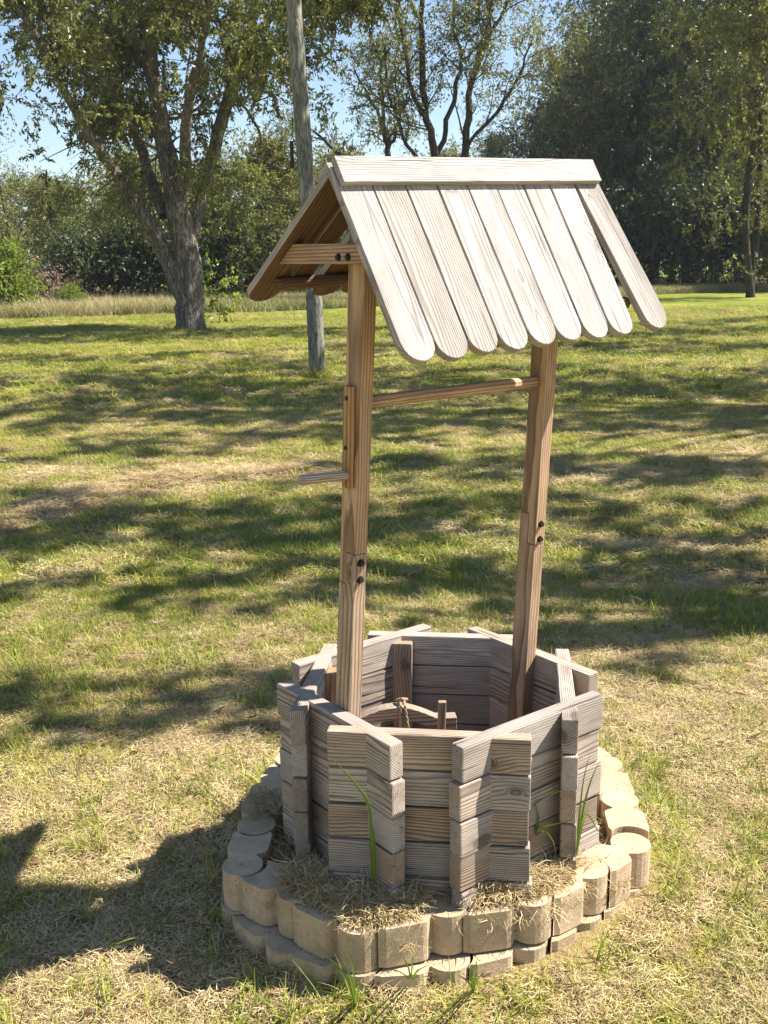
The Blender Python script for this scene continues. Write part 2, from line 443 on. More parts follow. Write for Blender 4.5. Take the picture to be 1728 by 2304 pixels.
# ------------------------------------------------------------------ strands / blades
def strands(name, n, radius, length, width, up, curl, mat, seg=3, seed=1, tilt=None, z0=0.0, thick=0.02):
    """ribbon strands; up 0..1 = how upright"""
    g = np.random.default_rng(seed)
    rad = radius * np.sqrt(g.random(n)); th = g.random(n) * 2 * math.pi
    base = np.stack([rad * np.cos(th), rad * np.sin(th), z0 + g.random(n) * thick], 1)
    L = g.uniform(length[0], length[1], n); az = g.random(n) * 2 * math.pi
    el = np.radians(g.uniform(up[0], up[1], n))
    cu = g.normal(0, curl, n)
    W = g.uniform(width[0], width[1], n)
    V = np.zeros((n, (seg + 1) * 2, 3)); p = base.copy()
    e = el.copy(); a = az.copy()
    droop = g.uniform(0.1, 0.9, n) * (1 if up[1] > 30 else 0.25)
    roll = g.uniform(-0.6, 0.6, n)
    for k in range(seg + 1):
        d = np.stack([np.cos(e) * np.cos(a), np.cos(e) * np.sin(a), np.sin(e)], 1)
        s = np.stack([-np.sin(a), np.cos(a), roll], 1); s /= np.linalg.norm(s, axis=1)[:, None]
        ww = (W * (1.0 - (k / seg) ** 1.5 * 0.85))[:, None] / 2
        V[:, 2 * k] = p - s * ww; V[:, 2 * k + 1] = p + s * ww
        p = p + d * (L / seg)[:, None]
        e = e - droop / seg * 1.4; a = a + cu
    V[:, :, 2] = np.maximum(V[:, :, 2], 0.001)
    i0 = (np.arange(n) * (seg + 1) * 2)[:, None, None]
    kk = np.arange(seg)[None, :, None] * 2
    F = (i0 + kk + np.array([0, 1, 3, 2])[None, None, :]).reshape(-1, 4)
    me = np_mesh(name, V.reshape(-1, 3), F, True)
    t = me.attributes.new('tint', 'FLOAT', 'POINT')
    t.data.foreach_set('value', np.repeat(g.random(n), (seg + 1) * 2).astype(np.float32))
    me.materials.append(mat)
    return me
SRC = {}
def source(key, meshes):
    c = bpy.data.collections.new('strand_kinds_' + key)     # used by the node trees only
    for i, me in enumerate(meshes):
        o = bpy.data.objects.new('strand_kind', me); c.objects.link(o)
    SRC[key] = c
source('thatch', [strands('thatch_tuft', 110, 0.060, (0.012, 0.045), (0.0014, 0.0028), (-10, 30), 0.4, M['thatch'], 3, 20 + i, thick=0.018) for i in range(4)])
source('green', [strands('green_tuft', 42, 0.05, (0.022, 0.06), (0.0016, 0.0032), (25, 80), 0.18, M['green'], 3, 40 + i, thick=0.004) for i in range(4)])
source('tall', [strands('tall_tuft', 11, 0.022, (0.06, 0.15), (0.003, 0.0055), (35, 82), 0.08, M['green'], 4, 60 + i, thick=0.002) for i in range(4)])
source('meadow', [strands('meadow_tuft', 60, 0.32, (0.28, 0.62), (0.010, 0.02), (50, 86), 0.12, M['meadow'], 3, 80 + i, thick=0.01) for i in range(3)])
source('straw', [strands('straw_tuft', 70, 0.045, (0.02, 0.06), (0.0016, 0.0032), (-15, 38), 0.4, M['thatch'], 3, 100 + i, thick=0.016) for i in range(3)])

def scatter(name, key, P, rot, scale, tint, kind='stuff'):
    P = np.asarray(P, np.float32); n = len(P)
    me = bpy.data.meshes.new(name); me.vertices.add(n); me.vertices.foreach_set('co', P.ravel())
    a = me.attributes.new('rz', 'FLOAT_VECTOR', 'POINT'); a.data.foreach_set('vector', np.asarray(rot, np.float32).ravel())
    a = me.attributes.new('sc', 'FLOAT_VECTOR', 'POINT'); a.data.foreach_set('vector', np.asarray(scale, np.float32).ravel())
    a = me.attributes.new('itint', 'FLOAT', 'POINT'); a.data.foreach_set('value', np.asarray(tint, np.float32))
    me.update()
    o = link(name, me)
    ng = bpy.data.node_groups.new(name, 'GeometryNodeTree')
    ng.interface.new_socket('Geometry', in_out='INPUT', socket_type='NodeSocketGeometry')
    ng.interface.new_socket('Geometry', in_out='OUTPUT', socket_type='NodeSocketGeometry')
    gi = ng.nodes.new('NodeGroupInput'); go = ng.nodes.new('NodeGroupOutput')
    ci = ng.nodes.new('GeometryNodeCollectionInfo'); ci.inputs['Collection'].default_value = SRC[key]
    ci.inputs['Separate Children'].default_value = True; ci.inputs['Reset Children'].default_value = True
    ip = ng.nodes.new('GeometryNodeInstanceOnPoints'); ip.inputs['Pick Instance'].default_value = True
    def attr(nm, ty):
        x = ng.nodes.new('GeometryNodeInputNamedAttribute'); x.data_type = ty; x.inputs['Name'].default_value = nm
        return x.outputs['Attribute']
    e2r = ng.nodes.new('FunctionNodeEulerToRotation')
    L = ng.links
    m2p = ng.nodes.new('GeometryNodeMeshToPoints')
    L.new(gi.outputs[0], m2p.inputs[0]); L.new(m2p.outputs[0], ip.inputs['Points'])
    L.new(ci.outputs[0], ip.inputs['Instance'])
    L.new(attr('rz', 'FLOAT_VECTOR'), e2r.inputs[0]); L.new(e2r.outputs[0], ip.inputs['Rotation'])
    L.new(attr('sc', 'FLOAT_VECTOR'), ip.inputs['Scale'])
    L.new(ip.outputs[0], go.inputs[0])
    md = o.modifiers.new('scatter', 'NODES'); md.node_group = ng
    tag(o, kind=kind)
    return o

RING_C = (0.14, 2.63)
def zone_points(y0, y1, count, g, margin=0.7):
    """random points over the visible wedge of lawn"""
    out = []
    while len(out) < count:
        n = count * 2
        u = g.random(n)
        y = np.sqrt(y0 ** 2 + u * (y1 ** 2 - y0 ** 2))
        hw = 0.40 * y + margin
        x = (g.random(n) * 2 - 1) * hw
        k = np.hypot((x - RING_C[0]) / 0.60, (y - RING_C[1]) / 0.58) > 1.0
        out += list(zip(x[k], y[k]))
    return np.array(out[:count])
def lawn(name, key, zones, want, label, smul=1.0, tintf=None):
    g = np.random.default_rng(abs(hash(key)) % 1000 if False else len(name) * 7 + len(key))
    P, Rr, S, T = [], [], [], []
    for (y0, y1, n, sc, szz) in zones:
        q = zone_points(y0, y1, n, g)
        d = dryness(q[:, 0], q[:, 1])
        keep = g.random(len(q)) < want(d, q)
        q = q[keep]; d = d[keep]
        z = ground_z(q[:, 0], q[:, 1])
        P.append(np.c_[q, z - 0.001])
        Rr.append(np.c_[g.normal(0, 0.1, len(q)), g.normal(0, 0.1, len(q)), g.random(len(q)) * 6.28])
        s = sc * g.uniform(0.75, 1.3, len(q)) * smul
        S.append(np.c_[s, s, szz * g.uniform(0.6, 1.3, len(q))])
        T.append(np.clip(tintf(d, q, g), 0, 1))
    o = scatter(name, key, np.concatenate(P), np.concatenate(Rr), np.concatenate(S), np.concatenate(T))
    tag(o, label, 'grass')
    return o
lawn('dry_grass', 'thatch', [(1.35, 5.2, 8600, .92, 1.0), (5.2, 12, 8500, 1.9, 1.2), (12, 36, 9000, 4.2, 1.7)],
     lambda d, q: np.clip(0.15 + d * 1.2, 0, 1), 'short cut tan straw and thatch lying over the mown lawn',
     tintf=lambda d, q, g: 0.18 + 0.5 * d + g.normal(0, 0.24, len(d)) - 0.34 * np.exp(-(seg_dist(q[:, 0], q[:, 1], WIND) / 0.3) ** 2))
lawn('lawn_grass', 'green', [(1.35, 5.2, 12000, 1.0, 0.9), (5.2, 12, 15000, 1.9, 1.15), (12, 36, 17000, 4.0, 1.7)],
     lambda d, q: np.clip(1.15 - d * 1.25, 0.05, 1), 'short mown green lawn grass in patches across the yard',
     tintf=lambda d, q, g: 0.35 + 0.45 * d + g.normal(0, 0.22, len(d)) + 0.15 * (q[:, 1] > 9))
def tall_want(d, q):
    n = vnoise(q[:, 0] + 31, q[:, 1], 0.3)
    rr = np.hypot((q[:, 0] - RING_C[0]) / 0.62, (q[:, 1] - RING_C[1]) / 0.62)
    near = np.exp(-((rr - 1.08) / 0.13) ** 2)
    return np.clip((n > 0.58) * 0.4 + near * 0.7 * (n > 0.35) + 0.05, 0, 1)
lawn('long_grass', 'tall', [(1.35, 5.0, 3200, 0.85, 0.8), (5.0, 9, 1200, 1.1, 0.6)], tall_want,
     'longer bright green grass tufts sprouting round the stone ring', tintf=lambda d, q, g: g.uniform(0.15, 0.75, len(d)))

# ------------------------------------------------------------------ well frame axes
C0 = Vector((0.135829, 2.528002, GZ))
OA, OL, OROT = 0.341436, 0.233996, -0.124125
U = Vector((0.789211, 0.614122, 0)); Vv = Vector((0.614122, -0.789211, 0)); ZZ = Vector((0, 0, 1))
def F3(u, v, z): return C0 + U * u + Vv * v + ZZ * z

well = empty('wishing_well', (C0.x, C0.y, 0.10))
tag(well, 'wooden wishing well with plank roof and eight-sided log-style box', 'wishing well')
bpy.context.view_layer.update()
PAR_INV = Matrix.Translation(-Vector((C0.x, C0.y, 0.10)))
def part(name, mesh, mw, mat, label=None, parent=None):
    o = link(name, mesh, parent or well, mat)
    if parent is None: o.matrix_local = PAR_INV @ mw
    else: o.matrix_local = (parent.matrix_local.inverted() @ PAR_INV @ mw)
    if label: o['label'] = label
    return o

# eight sides x five rows of crossing boards
T_, PITCHR = 0.038, 0.0895
wl_len = {}
for k in range(8):
    ang = R(-90 - 45 * k) + OROT
    N = Vector((math.cos(ang), math.sin(ang), 0)); Tn = Vector((-N.y, N.x, 0))
    for row in range(5):
        dl = random.uniform(-0.006, 0.006); Ld = 2 * OL + random.uniform(-0.007, 0.004)
        dn = random.uniform(-0.0025, 0.0025)
        me = prism('wall_board', rect(Ld, 0.0865), T_, 0.0045, 2)
        c = C0 + N * (OA - T_ / 2 + dn) + Tn * dl + ZZ * (-row * PITCHR - 0.0435 + (0.0008 if k % 2 else -0.0008))
        mw = xf(c, Tn, N) @ Matrix.Rotation(random.uniform(-0.008, 0.008) * (0.5 if row == 0 else 1), 4, 'Z') @ Matrix.Rotation(random.uniform(-0.006, 0.006), 4, 'Y')
        part('wall_board', me, mw, M['wood_box'])
# nailed battens inside two corners
def nail(c, n, parent=None, r=0.004):
    me = tube_mesh('nail', [(0, 0, -0.002), (0, 0, 0.0012)], [r, r], 8)
    return part('nail', me, xf(c, n.orthogonal(), n), M['bolt'], parent=parent)
for (cx_, cy_, kk, lab) in ((0.047, 2.829, 4, 'nailed inner batten at the back left corner'), (-0.142, 2.62, 2, None)):
    ang = R(-90 - 45 * kk) + OROT
    N = Vector((math.cos(ang), math.sin(ang), 0))
    me = prism('batten', rect(0.42, 0.056), 0.03, 0.003)
    c = Vector((cx_, cy_, GZ - 0.225))
    bt = part('batten', me, xf(c, ZZ, -N), M['wood_post'], lab)
    Tn = Vector((-N.y, N.x, 0))
    for dz in (0.16, 0.02):
        for sx in (-0.013, 0.014):
            nail(c - N * 0.016 + Tn * sx + ZZ * dz, -N, parent=bt)

# posts with half-lap joints
def lpost(side, u, vb, slope, zlo, zj0, zj1, ztop, lower_right):
    W, TH = 0.0565, 0.036
    up = Vector(Vv * slope + ZZ).normalized()
    base = F3(u, vb, 0)
    nrm = -U
    g = 0.0007
    mw = xf(base, up, nrm)          # local X up, Z = -U, Y = Z x X
    Ydir = nrm.cross(up)            # direction of local Y
    s = 1 if Ydir.dot(Vv) > 0 else -1
    h = W / 2
    q = 1 if lower_right else -1    # which v side the lower piece climbs on
    a = s * q
    lower = [(zlo, -a * h), (zj0 - g, -a * h), (zj0 - g, -g * a), (zj1 - g, -g * a), (zj1 - g, a * h), (zlo, a * h)]
    upper = [(ztop, a * h), (zj1 + g, a * h), (zj1 + g, -g * a - a * g * 2), (zj0 + g, -g * a - a * g * 2), (zj0 + g, -a * h), (ztop, -a * h)]
    part('post', prism('post', lower, TH, 0.0022), mw, M['wood_post'], f'lower length of the {side} post, weathered at its foot')
    part('post', prism('post', upper, TH - 0.0008, 0.0022), mw @ Matrix.Translation((0, s * 0.0006, 0)), M['wood_post'], f'upper length of the {side} post')
    for zb in (0.372, 0.331):
        c = base + up * zb + Vv * (W / 2)
        for i, (r1, h1, hh) in enumerate(((0.0095, 0, 0.0015), (0.0068, 0.0015, 0.0085))):
            me = tube_mesh('bolt', [(0, 0, h1), (0, 0, hh)], [r1, r1 * 0.95], 6 if i else 16)
            part('bolt', me, xf(c, U, Vv), M['bolt'])
lpost('left', -OA + T_ + 0.0185, -0.006, 0.088, -0.44, 0.316, 0.395, 1.105, True)
lpost('right', OA - T_ - 0.0185, 0.020, 0.064, -0.44, 0.318, 0.398, 1.135, False)

# windlass roller, crank arm and handle
def rod(name, a, b2, r, mat, seg=14, parent=None, label=None):
    a, b2 = Vector(a), Vector(b2); L = (b2 - a).length
    me = tube_mesh(name, [(0, 0, 0), (L * 0.004, 0, 0), (L * 0.996, 0, 0), (L, 0, 0)], [r * 0.86, r, r, r * 0.86], seg)
    for p_ in me.polygons: p_.use_smooth = len(p_.vertices) == 4
    return part(name, me, xf(a, b2 - a, ZZ), mat, label, parent)
rod('windlass_roller', F3(-0.30, 0.060, 0.7357), F3(0.272, 0.0615, 0.741), 0.0142, M['wood_post'], label='round wooden roller between the posts')
arm_u = -0.3032 - 0.0078
part('crank_arm', prism('crank_arm', rect(0.228, 0.027), 0.0155, 0.0018), xf(F3(arm_u, 0.0565, 0.663), ZZ + Vv * 0.064, -U), M['wood_post'], 'short crank arm on the left post')
for zc, vc in ((0.750, 0.062), (0.640, 0.055)):
    me = tube_mesh('screw', [(0, 0, -0.002), (0, 0, 0.002)], [0.0055, 0.005], 10)
    part('screw', me, xf(F3(arm_u - 0.0078, vc, zc), ZZ, -U), M['bolt'])
rod('crank_handle', F3(arm_u + 0.003, 0.053, 0.578), F3(arm_u - 0.128, 0.051, 0.583), 0.0112, M['wood_box'], label='grey weathered crank handle peg')

# ------------------------------------------------------------------ roof
u0, v0, z0, yaw, tilt, tF, tB = -0.3585, 0.0746, 1.2315, -0.0246, 0.0375, 1.0544, 0.6209
PW, SF, SB, TP = 0.0907, 0.4512, 0.4629, 0.0185
ru = U * math.cos(yaw) + Vv * math.sin(yaw); rv = -U * math.sin(yaw) + Vv * math.cos(yaw)
ru2 = ru * math.cos(tilt) + ZZ * math.sin(tilt); rz = -ru * math.sin(tilt) + ZZ * math.cos(tilt)
RA = F3(u0, v0, z0)
dF = rv * math.cos(tF) - rz * math.sin(tF); nF = rv * math.sin(tF) + rz * math.cos(tF)
dB = -rv * math.cos(tB) - rz * math.sin(tB); nB = -rv * math.sin(tB) + rz * math.cos(tB)
def slope_pt(front, u_, s_, off=0.0):
    return RA + ru2 * u_ + (dF if front else dB) * s_ + (nF if front else nB) * off
def plank_outline(L, W, r=None, square=False, seed=0):
    r = W / 2 if r is None else r
    h = W / 2
    pts = [(0, -h), (L - r * 0.98, -h)]
    for i in range(1, 10):
        a = -math.pi / 2 + math.pi * i / 10
        pts.append((L - r * 0.98 + math.cos(a) * r * 0.98, math.sin(a) * h))
    pts += [(L - r * 0.98, h), (0, h)]
    return pts
def plank(front, uc, W, L, s0=0.012, skew=0.0, label=None, square=False, lift=0.0, rr=None):
    d, n = (dF, nF) if front else (dB, nB)
    X = (d * math.cos(skew) + ru2 * math.sin(skew))
    out = plank_outline(L - s0, W, rr) if not square else rect(L - s0, W, 0)
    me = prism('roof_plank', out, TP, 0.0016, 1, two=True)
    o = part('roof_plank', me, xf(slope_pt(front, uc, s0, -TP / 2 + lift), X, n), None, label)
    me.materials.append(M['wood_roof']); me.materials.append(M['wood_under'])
    return o
wid = [0.0885, 0.0875, 0.0870, 0.0865, 0.0880, 0.0865, 0.0870, 0.0860]
for i in range(8):
    plank(True, (i + 0.5) * PW, wid[i], SF + random.uniform(-0.003, 0.003), lift=random.uniform(-0.0006, 0.0006), s0=0.004,
          skew=random.uniform(-0.003, 0.003))
plank(True, 8.5 * PW + 0.0005, 0.0865, SF + 0.002, s0=0.004, skew=0.112, label='end plank splayed away from its neighbours')
# back slope (first board whole, second broken short)
plank(False, 0.044, 0.086, SB, s0=0.02)
plank(False, 0.122, 0.056, 0.375, s0=0.02, square=True, label='short broken back plank')
for i in range(2, 9):
    plank(False, (i + 0.5) * PW, 0.088, SB + random.uniform(-0.003, 0.003), s0=0.02, skew=random.uniform(-0.003, 0.003))
# ridge boards
def ridge(front, s0, s1, off, ua, ub, t=0.0165):
    d, n = (dF, nF) if front else (dB, nB)
    me = prism('ridge_board', rect(ub - ua, s1 - s0), t, 0.0018, 2)
    c = RA + ru2 * (ua + ub) / 2 + d * (s0 + s1) / 2 + n * (off + t / 2)
    part('ridge_board', me, xf(c, ru2, n), M['wood_roof'])
ridge(True, -0.010, 0.051, 0.0006, 0.006, 0.812)
ridge(False, 0.013, 0.060, 0.0006, 0.007, 0.810)
# battens under the eaves
def under_rod(front, s_, ua, ub, r=0.0155):
    a = slope_pt(front, ua, s_, -TP - r + 0.001); b2 = slope_pt(front, ub, s_, -TP - r + 0.001)
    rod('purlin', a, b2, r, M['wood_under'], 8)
under_rod(False, 0.372, 0.042, 0.78)
under_rod(True, 0.36, 0.042, 0.775)
# collar beams bolted to the outer faces of the posts
def collar(u_, lean_u):
    zc = 1.0575
    def vF(z_):   # where the front slope underside is at height z_ (approx. in F3 coordinates)
        A = slope_pt(True, u_ - u0, 0, -TP); B = slope_pt(True, u_ - u0, 0.4, -TP)
        a = (A - C0).dot(Vv), (A - C0).z; b2 = (B - C0).dot(Vv), (B - C0).z
        return a[0] + (z_ - a[1]) * (b2[0] - a[0]) / (b2[1] - a[1])
    def vB(z_):
        A = slope_pt(False, u_ - u0, 0, -TP); B = slope_pt(False, u_ - u0, 0.4, -TP)
        a = (A - C0).dot(Vv), (A - C0).z; b2 = (B - C0).dot(Vv), (B - C0).z
        return a[0] + (z_ - a[1]) * (b2[0] - a[0]) / (b2[1] - a[1])
    zt, zb = zc + 0.021 + lean_u, zc - 0.021 + lean_u
    top = [(vB(zt) + 0.002, zt), (vF(zt) - 0.002, zt - 0.004), (vF(zb) - 0.002, zb - 0.004), (vB(zb) + 0.002, zb)]
    me = prism('collar_beam', [(p_[0], p_[1]) for p_ in top], 0.030, 0.002)
    X, Zn = Vv, -U
    mw = Matrix((Vv, ZZ, Vv.cross(ZZ))).transposed().to_4x4()
    mw.translation = F3(u_, 0, 0)
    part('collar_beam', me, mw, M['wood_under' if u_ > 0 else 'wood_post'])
    if u_ < 0:
        for vv in (0.066, 0.100):
            c = F3(u_ - 0.0152, vv, 1.048)
            for r1, h0, h1, sg in ((0.0088, 0, 0.0014, 16), (0.006, 0.0014, 0.006, 6)):
                part('bolt', tube_mesh('bolt', [(0, 0, h0), (0, 0, h1)], [r1, r1 * .93], sg), xf(c, ZZ, -U), M['bolt'])
collar(-OA + T_ - 0.0158, 0.0)
collar(OA - T_ + 0.0158, 0.03)

# ------------------------------------------------------------------ bucket yoke lying inside the well
yoke = empty('bucket_yoke', (0.05, 2.50, GZ - 0.12))
tag(yoke, 'arched grey wooden bucket handle with twine inside the well box', 'bucket handle')
def ypart(name, me, mw, mat, parent=None):
    o = link(name, me, parent or yoke, mat); o.matrix_local = Matrix.Translation((-0.05, -2.50, -(GZ - 0.12))) @ mw
    return o
pts_t, pts_b = [], []
for i in range(15):
    t = i / 14; x = -0.125 + 0.25 * t
    zc = 0.030 * math.sin(math.pi * min(1, t * 1.25)) - 0.012 * t
    if t > 0.8: zc = -0.0095
    pts_t.append((x, zc + 0.016)); pts_b.append((x, zc - 0.018))
ypart('yoke_bar', prism('yoke_bar', pts_t + pts_b[::-1], 0.034, 0.002), Matrix.Translation((0.052, 2.49, GZ - 0.098)) @ Matrix.Rotation(R(5), 4, 'Z') @ Matrix.Rotation(R(90), 4, 'X'), M['wood_box'])
ypart('peg', prism('peg', rect(0.13, 0.020), 0.016, 0.002), xf((0.137, 2.455, GZ - 0.100), (0.03, 0.02, 1), (0, -1, 0)), M['wood_post'])
m, t, p, out = new_mat('jute_twine'); b = NB(t)
tc = b.n('ShaderNodeTexCoord').outputs['Object']
t.links.new(b.ramp(b.noise(tc, 500.0, 2), [(0.3, (0.20, 0.13, 0.07)), (0.7, (0.42, 0.31, 0.19))]), p.inputs['Base Color']); p.inputs['Roughness'].default_value = 0.9
M['twine'] = m
def twine(pts, r=0.0022):
    V, F = [], []
    out = []
    for strand in (0, math.pi):
        q = []
        n = len(pts)
        P = [Vector(a) for a in pts]
        dense = []
        for i in range(n - 1):
            for k in range(10): dense.append(P[i].lerp(P[i + 1], k / 10))
        dense.append(P[-1])
        for i, d in enumerate(dense):
            a = strand + i * 0.9
            q.append(d + Vector((math.cos(a), math.sin(a) * 0.6, 0.3 * math.sin(a))) * r * 0.8)
        v, f = tube_arrays(q, [r] * len(q), 5)
        F.append(f + sum(len(x) for x in V)); V.append(v)
    return np_mesh('twine', np.concatenate(V), np.concatenate(F), True)
zt = GZ - 0.045
tw = []
ypart('twine', twine([(0.030, 2.51, zt - 0.02), (0.034, 2.49, zt), (0.036, 2.468, zt - 0.006), (0.034, 2.462, zt - 0.05), (0.040, 2.46, zt - 0.14)]), Matrix.Identity(4), M['twine'])
ypart('twine', twine([(0.048, 2.51, zt - 0.02), (0.044, 2.49, zt + 0.001), (0.046, 2.468, zt - 0.006), (0.052, 2.462, zt - 0.05), (0.055, 2.46, zt - 0.14)]), Matrix.Identity(4), M['twine'])
ypart('twine', twine([(0.026, 2.50, zt - 0.004), (0.038, 2.485, zt + 0.006), (0.052, 2.50, zt - 0.002)], 0.003), Matrix.Identity(4), M['twine'])

# ------------------------------------------------------------------ stone edging blocks, two courses
BH = 0.098
def block_mesh(L, tr=0.0):
    r = 0.0500; hd = 0.0520
    o = []
    conc = r + 0.0055
    a1 = math.radians(58)
    half = []                                     # upper outline, left to right
    half.append((conc * math.cos(a1), conc * math.sin(a1)))
    half.append((conc * math.cos(a1) + 0.004, hd - 0.006))
    half.append((conc * math.cos(a1) + 0.018, hd))
    half.append((L - 0.072, hd))
    half.append((L - 0.062, hd - 0.003))
    half.append((L - 0.0535, hd - 0.0135))
    half.append((L - 0.0485, hd - 0.0235))
    half.append((L - 0.0435, hd - 0.0255))
    for i in range(0, 10):
        a = math.radians(138 - i * 14.5)
        half.append((L + r * math.cos(a), r * math.sin(a)))
    tip = [(L + r, 0)]
    up = half
    dn = [(x, -y) for x, y in reversed(half)]
    arc = []
    for i in range(1, 8):
        a = -a1 + 2 * a1 * i / 8
        arc.append((conc * math.cos(a), conc * math.sin(a)))
    pts = up + tip + dn + arc
    me = prism('edging_block', pts, BH, 0.0032, 2)
    for p_ in me.polygons: p_.use_smooth = False
    return me
def block(prev, cur, ztop, label, group=None, tiltz=0.0):
    prev = Vector((prev[0], prev[1], 0)); cur = Vector((cur[0], cur[1], 0))
    d = cur - prev; L = d.length
    mid = (prev + cur) / 2
    me = block_mesh(L)
    me.transform(Matrix.Translation((-L / 2, 0, 0)))
    o = link('edging_block', me, None, M['concrete'])
    mid += Vector((random.uniform(-.003, .003), random.uniform(-.003, .003), 0)); ztop += random.uniform(-.003, .002)
    o.matrix_world = xf((mid.x, mid.y, ztop - BH / 2), d + Vector((random.uniform(-.004, .004), random.uniform(-.004, .004), 0)) + Vector((0, 0, random.uniform(-0.0015, 0.0015))), ZZ)
    tag(o, label, 'edging block', group or 'concrete edging blocks round the well')
ZT = GZ - 0.40
top = [('L3', -0.340, 2.711), ('L2', -0.350, 2.513), ('L1', -0.356, 2.327), ('F1', -0.217, 2.212), ('F2', -0.070, 2.092), ('F3', 0.128, 2.144),
       ('F4', 0.328, 2.177), ('F5', 0.481, 2.286), ('F6', 0.613, 2.400), ('R1', 0.627, 2.606), ('R2', 0.638, 2.825), ('B1', 0.560, 2.995), ('B2', 0.395, 3.105),
       ('B3', 0.200, 3.150), ('B4', 0.010, 3.125), ('B5', -0.160, 3.035), ('B6', -0.285, 2.890)]
hid = 'tan concrete edging block hidden behind the wooden well box'
tl = {'L3': 'shaded top-course block farthest back on the left, strewn with straw', 'L2': 'shaded top-course block beside the left side of the well box, second from back',
      'L1': 'shaded top-course block ending in a full round top at the front left corner', 'F1': 'top-course block with grey shaded top, right of the front left corner',
      'F2': 'top-course block half covered in straw whose front round end juts out farthest', 'F3': 'top-course block in front of the gap at the middle of the well box',
      'F4': 'top-course block fronted by a single green grass blade, straw on its back', 'F5': 'sunlit top-course block with clean round end, left of the corner block',
      'F6': 'top-course block with the large cracked round top at the right corner', 'R1': 'bright sunlit top-course block with curved shaded end behind the right corner',
      'R2': 'sunlit top-course block farthest back along the right side'}
for i, (nm, x, y) in enumerate(top):
    pv = top[i - 1]
    dz = random.uniform(-0.0015, 0.0015) + {'L3': -0.004, 'R1': 0.005}.get(nm, 0)
    cur = (x, y); prv = (pv[1], pv[2])
    if nm == 'F6': pass
    if nm == 'R1': prv = (prv[0] + 0.006, prv[1] + 0.012)
    block(prv, cur, ZT + dz, tl.get(nm, hid), None if nm in tl else 'hidden back edging blocks')
low = [('a', -0.385, 2.50), ('b', -0.365, 2.320), ('c', -0.238, 2.170), ('d', -0.068, 2.082), ('e', 0.134, 2.100), ('f', 0.318, 2.165), ('g', 0.462, 2.262), ('h', 0.590, 2.385), ('i', 0.640, 2.570)]
ll = {'b': 'lower block half hidden under the front left corner, at the ring foot', 'c': 'lower grey block with rounded lobe showing, left of the front',
      'd': 'lower block in shade below the jutting round end', 'e': 'lower block with sunlit rounded lobe showing at the front middle',
      'f': 'lower block with a small chamfered corner showing, right of the front middle', 'g': 'lower tan block with flat face below the narrow gap on the right',
      'h': 'lower block jutting out under the right corner with sunlit top', 'i': 'lower block in the grass beneath the right side'}
for i in range(1, len(low)):
    nm, x, y = low[i]
    block((low[i - 1][1], low[i - 1][2]), (x, y), ZT - BH - 0.003, ll[nm])

# soil filling the ring, straw on it
def soil():
    n = 40; V = []; F = []
    cx, cy = 0.14, 2.62
    for k in range(9):
        rr = 0.54 * k / 8
        for j in range(n):
            a = 2 * math.pi * j / n
            x = cx + rr * math.cos(a) * (1.0 if math.cos(a) > 0 else 0.95) * 0.93; y = cy + rr * math.sin(a) * 0.93
            z = 0.112 + 0.014 * (vnoise(x, y, 0.06) - 0.5) + 0.01 * (vnoise(x, y, 0.2) - .5)
            V.append((x, y, float(z)))
    for k in range(8):
        for j in range(n):
            a, b2 = k * n + j, k * n + (j + 1) % n
            F.append((a, b2, b2 + n, a + n))
    me = np_mesh('planter_soil', V, F, True)
    m, t, p, out = new_mat('dark_soil'); b = NB(t)
    pos = b.n('ShaderNodeNewGeometry').outputs['Position']
    t.links.new(b.ramp(b.noise(pos, 70.0, 5, 0.7), [(0.3, (0.035, 0.024, 0.016)), (0.7, (0.12, 0.085, 0.055))]), p.inputs['Base Color'])
    p.inputs['Roughness'].default_value = 0.95
    t.links.new(b.n('ShaderNodeBump', inp={'Strength': 1.0, 'Distance': 0.01, 'Height': b.noise(pos, 60.0, 5)}).outputs[0], p.inputs['Normal'])
    tag(link('planter_soil', me, None, m), kind='structure')
soil()
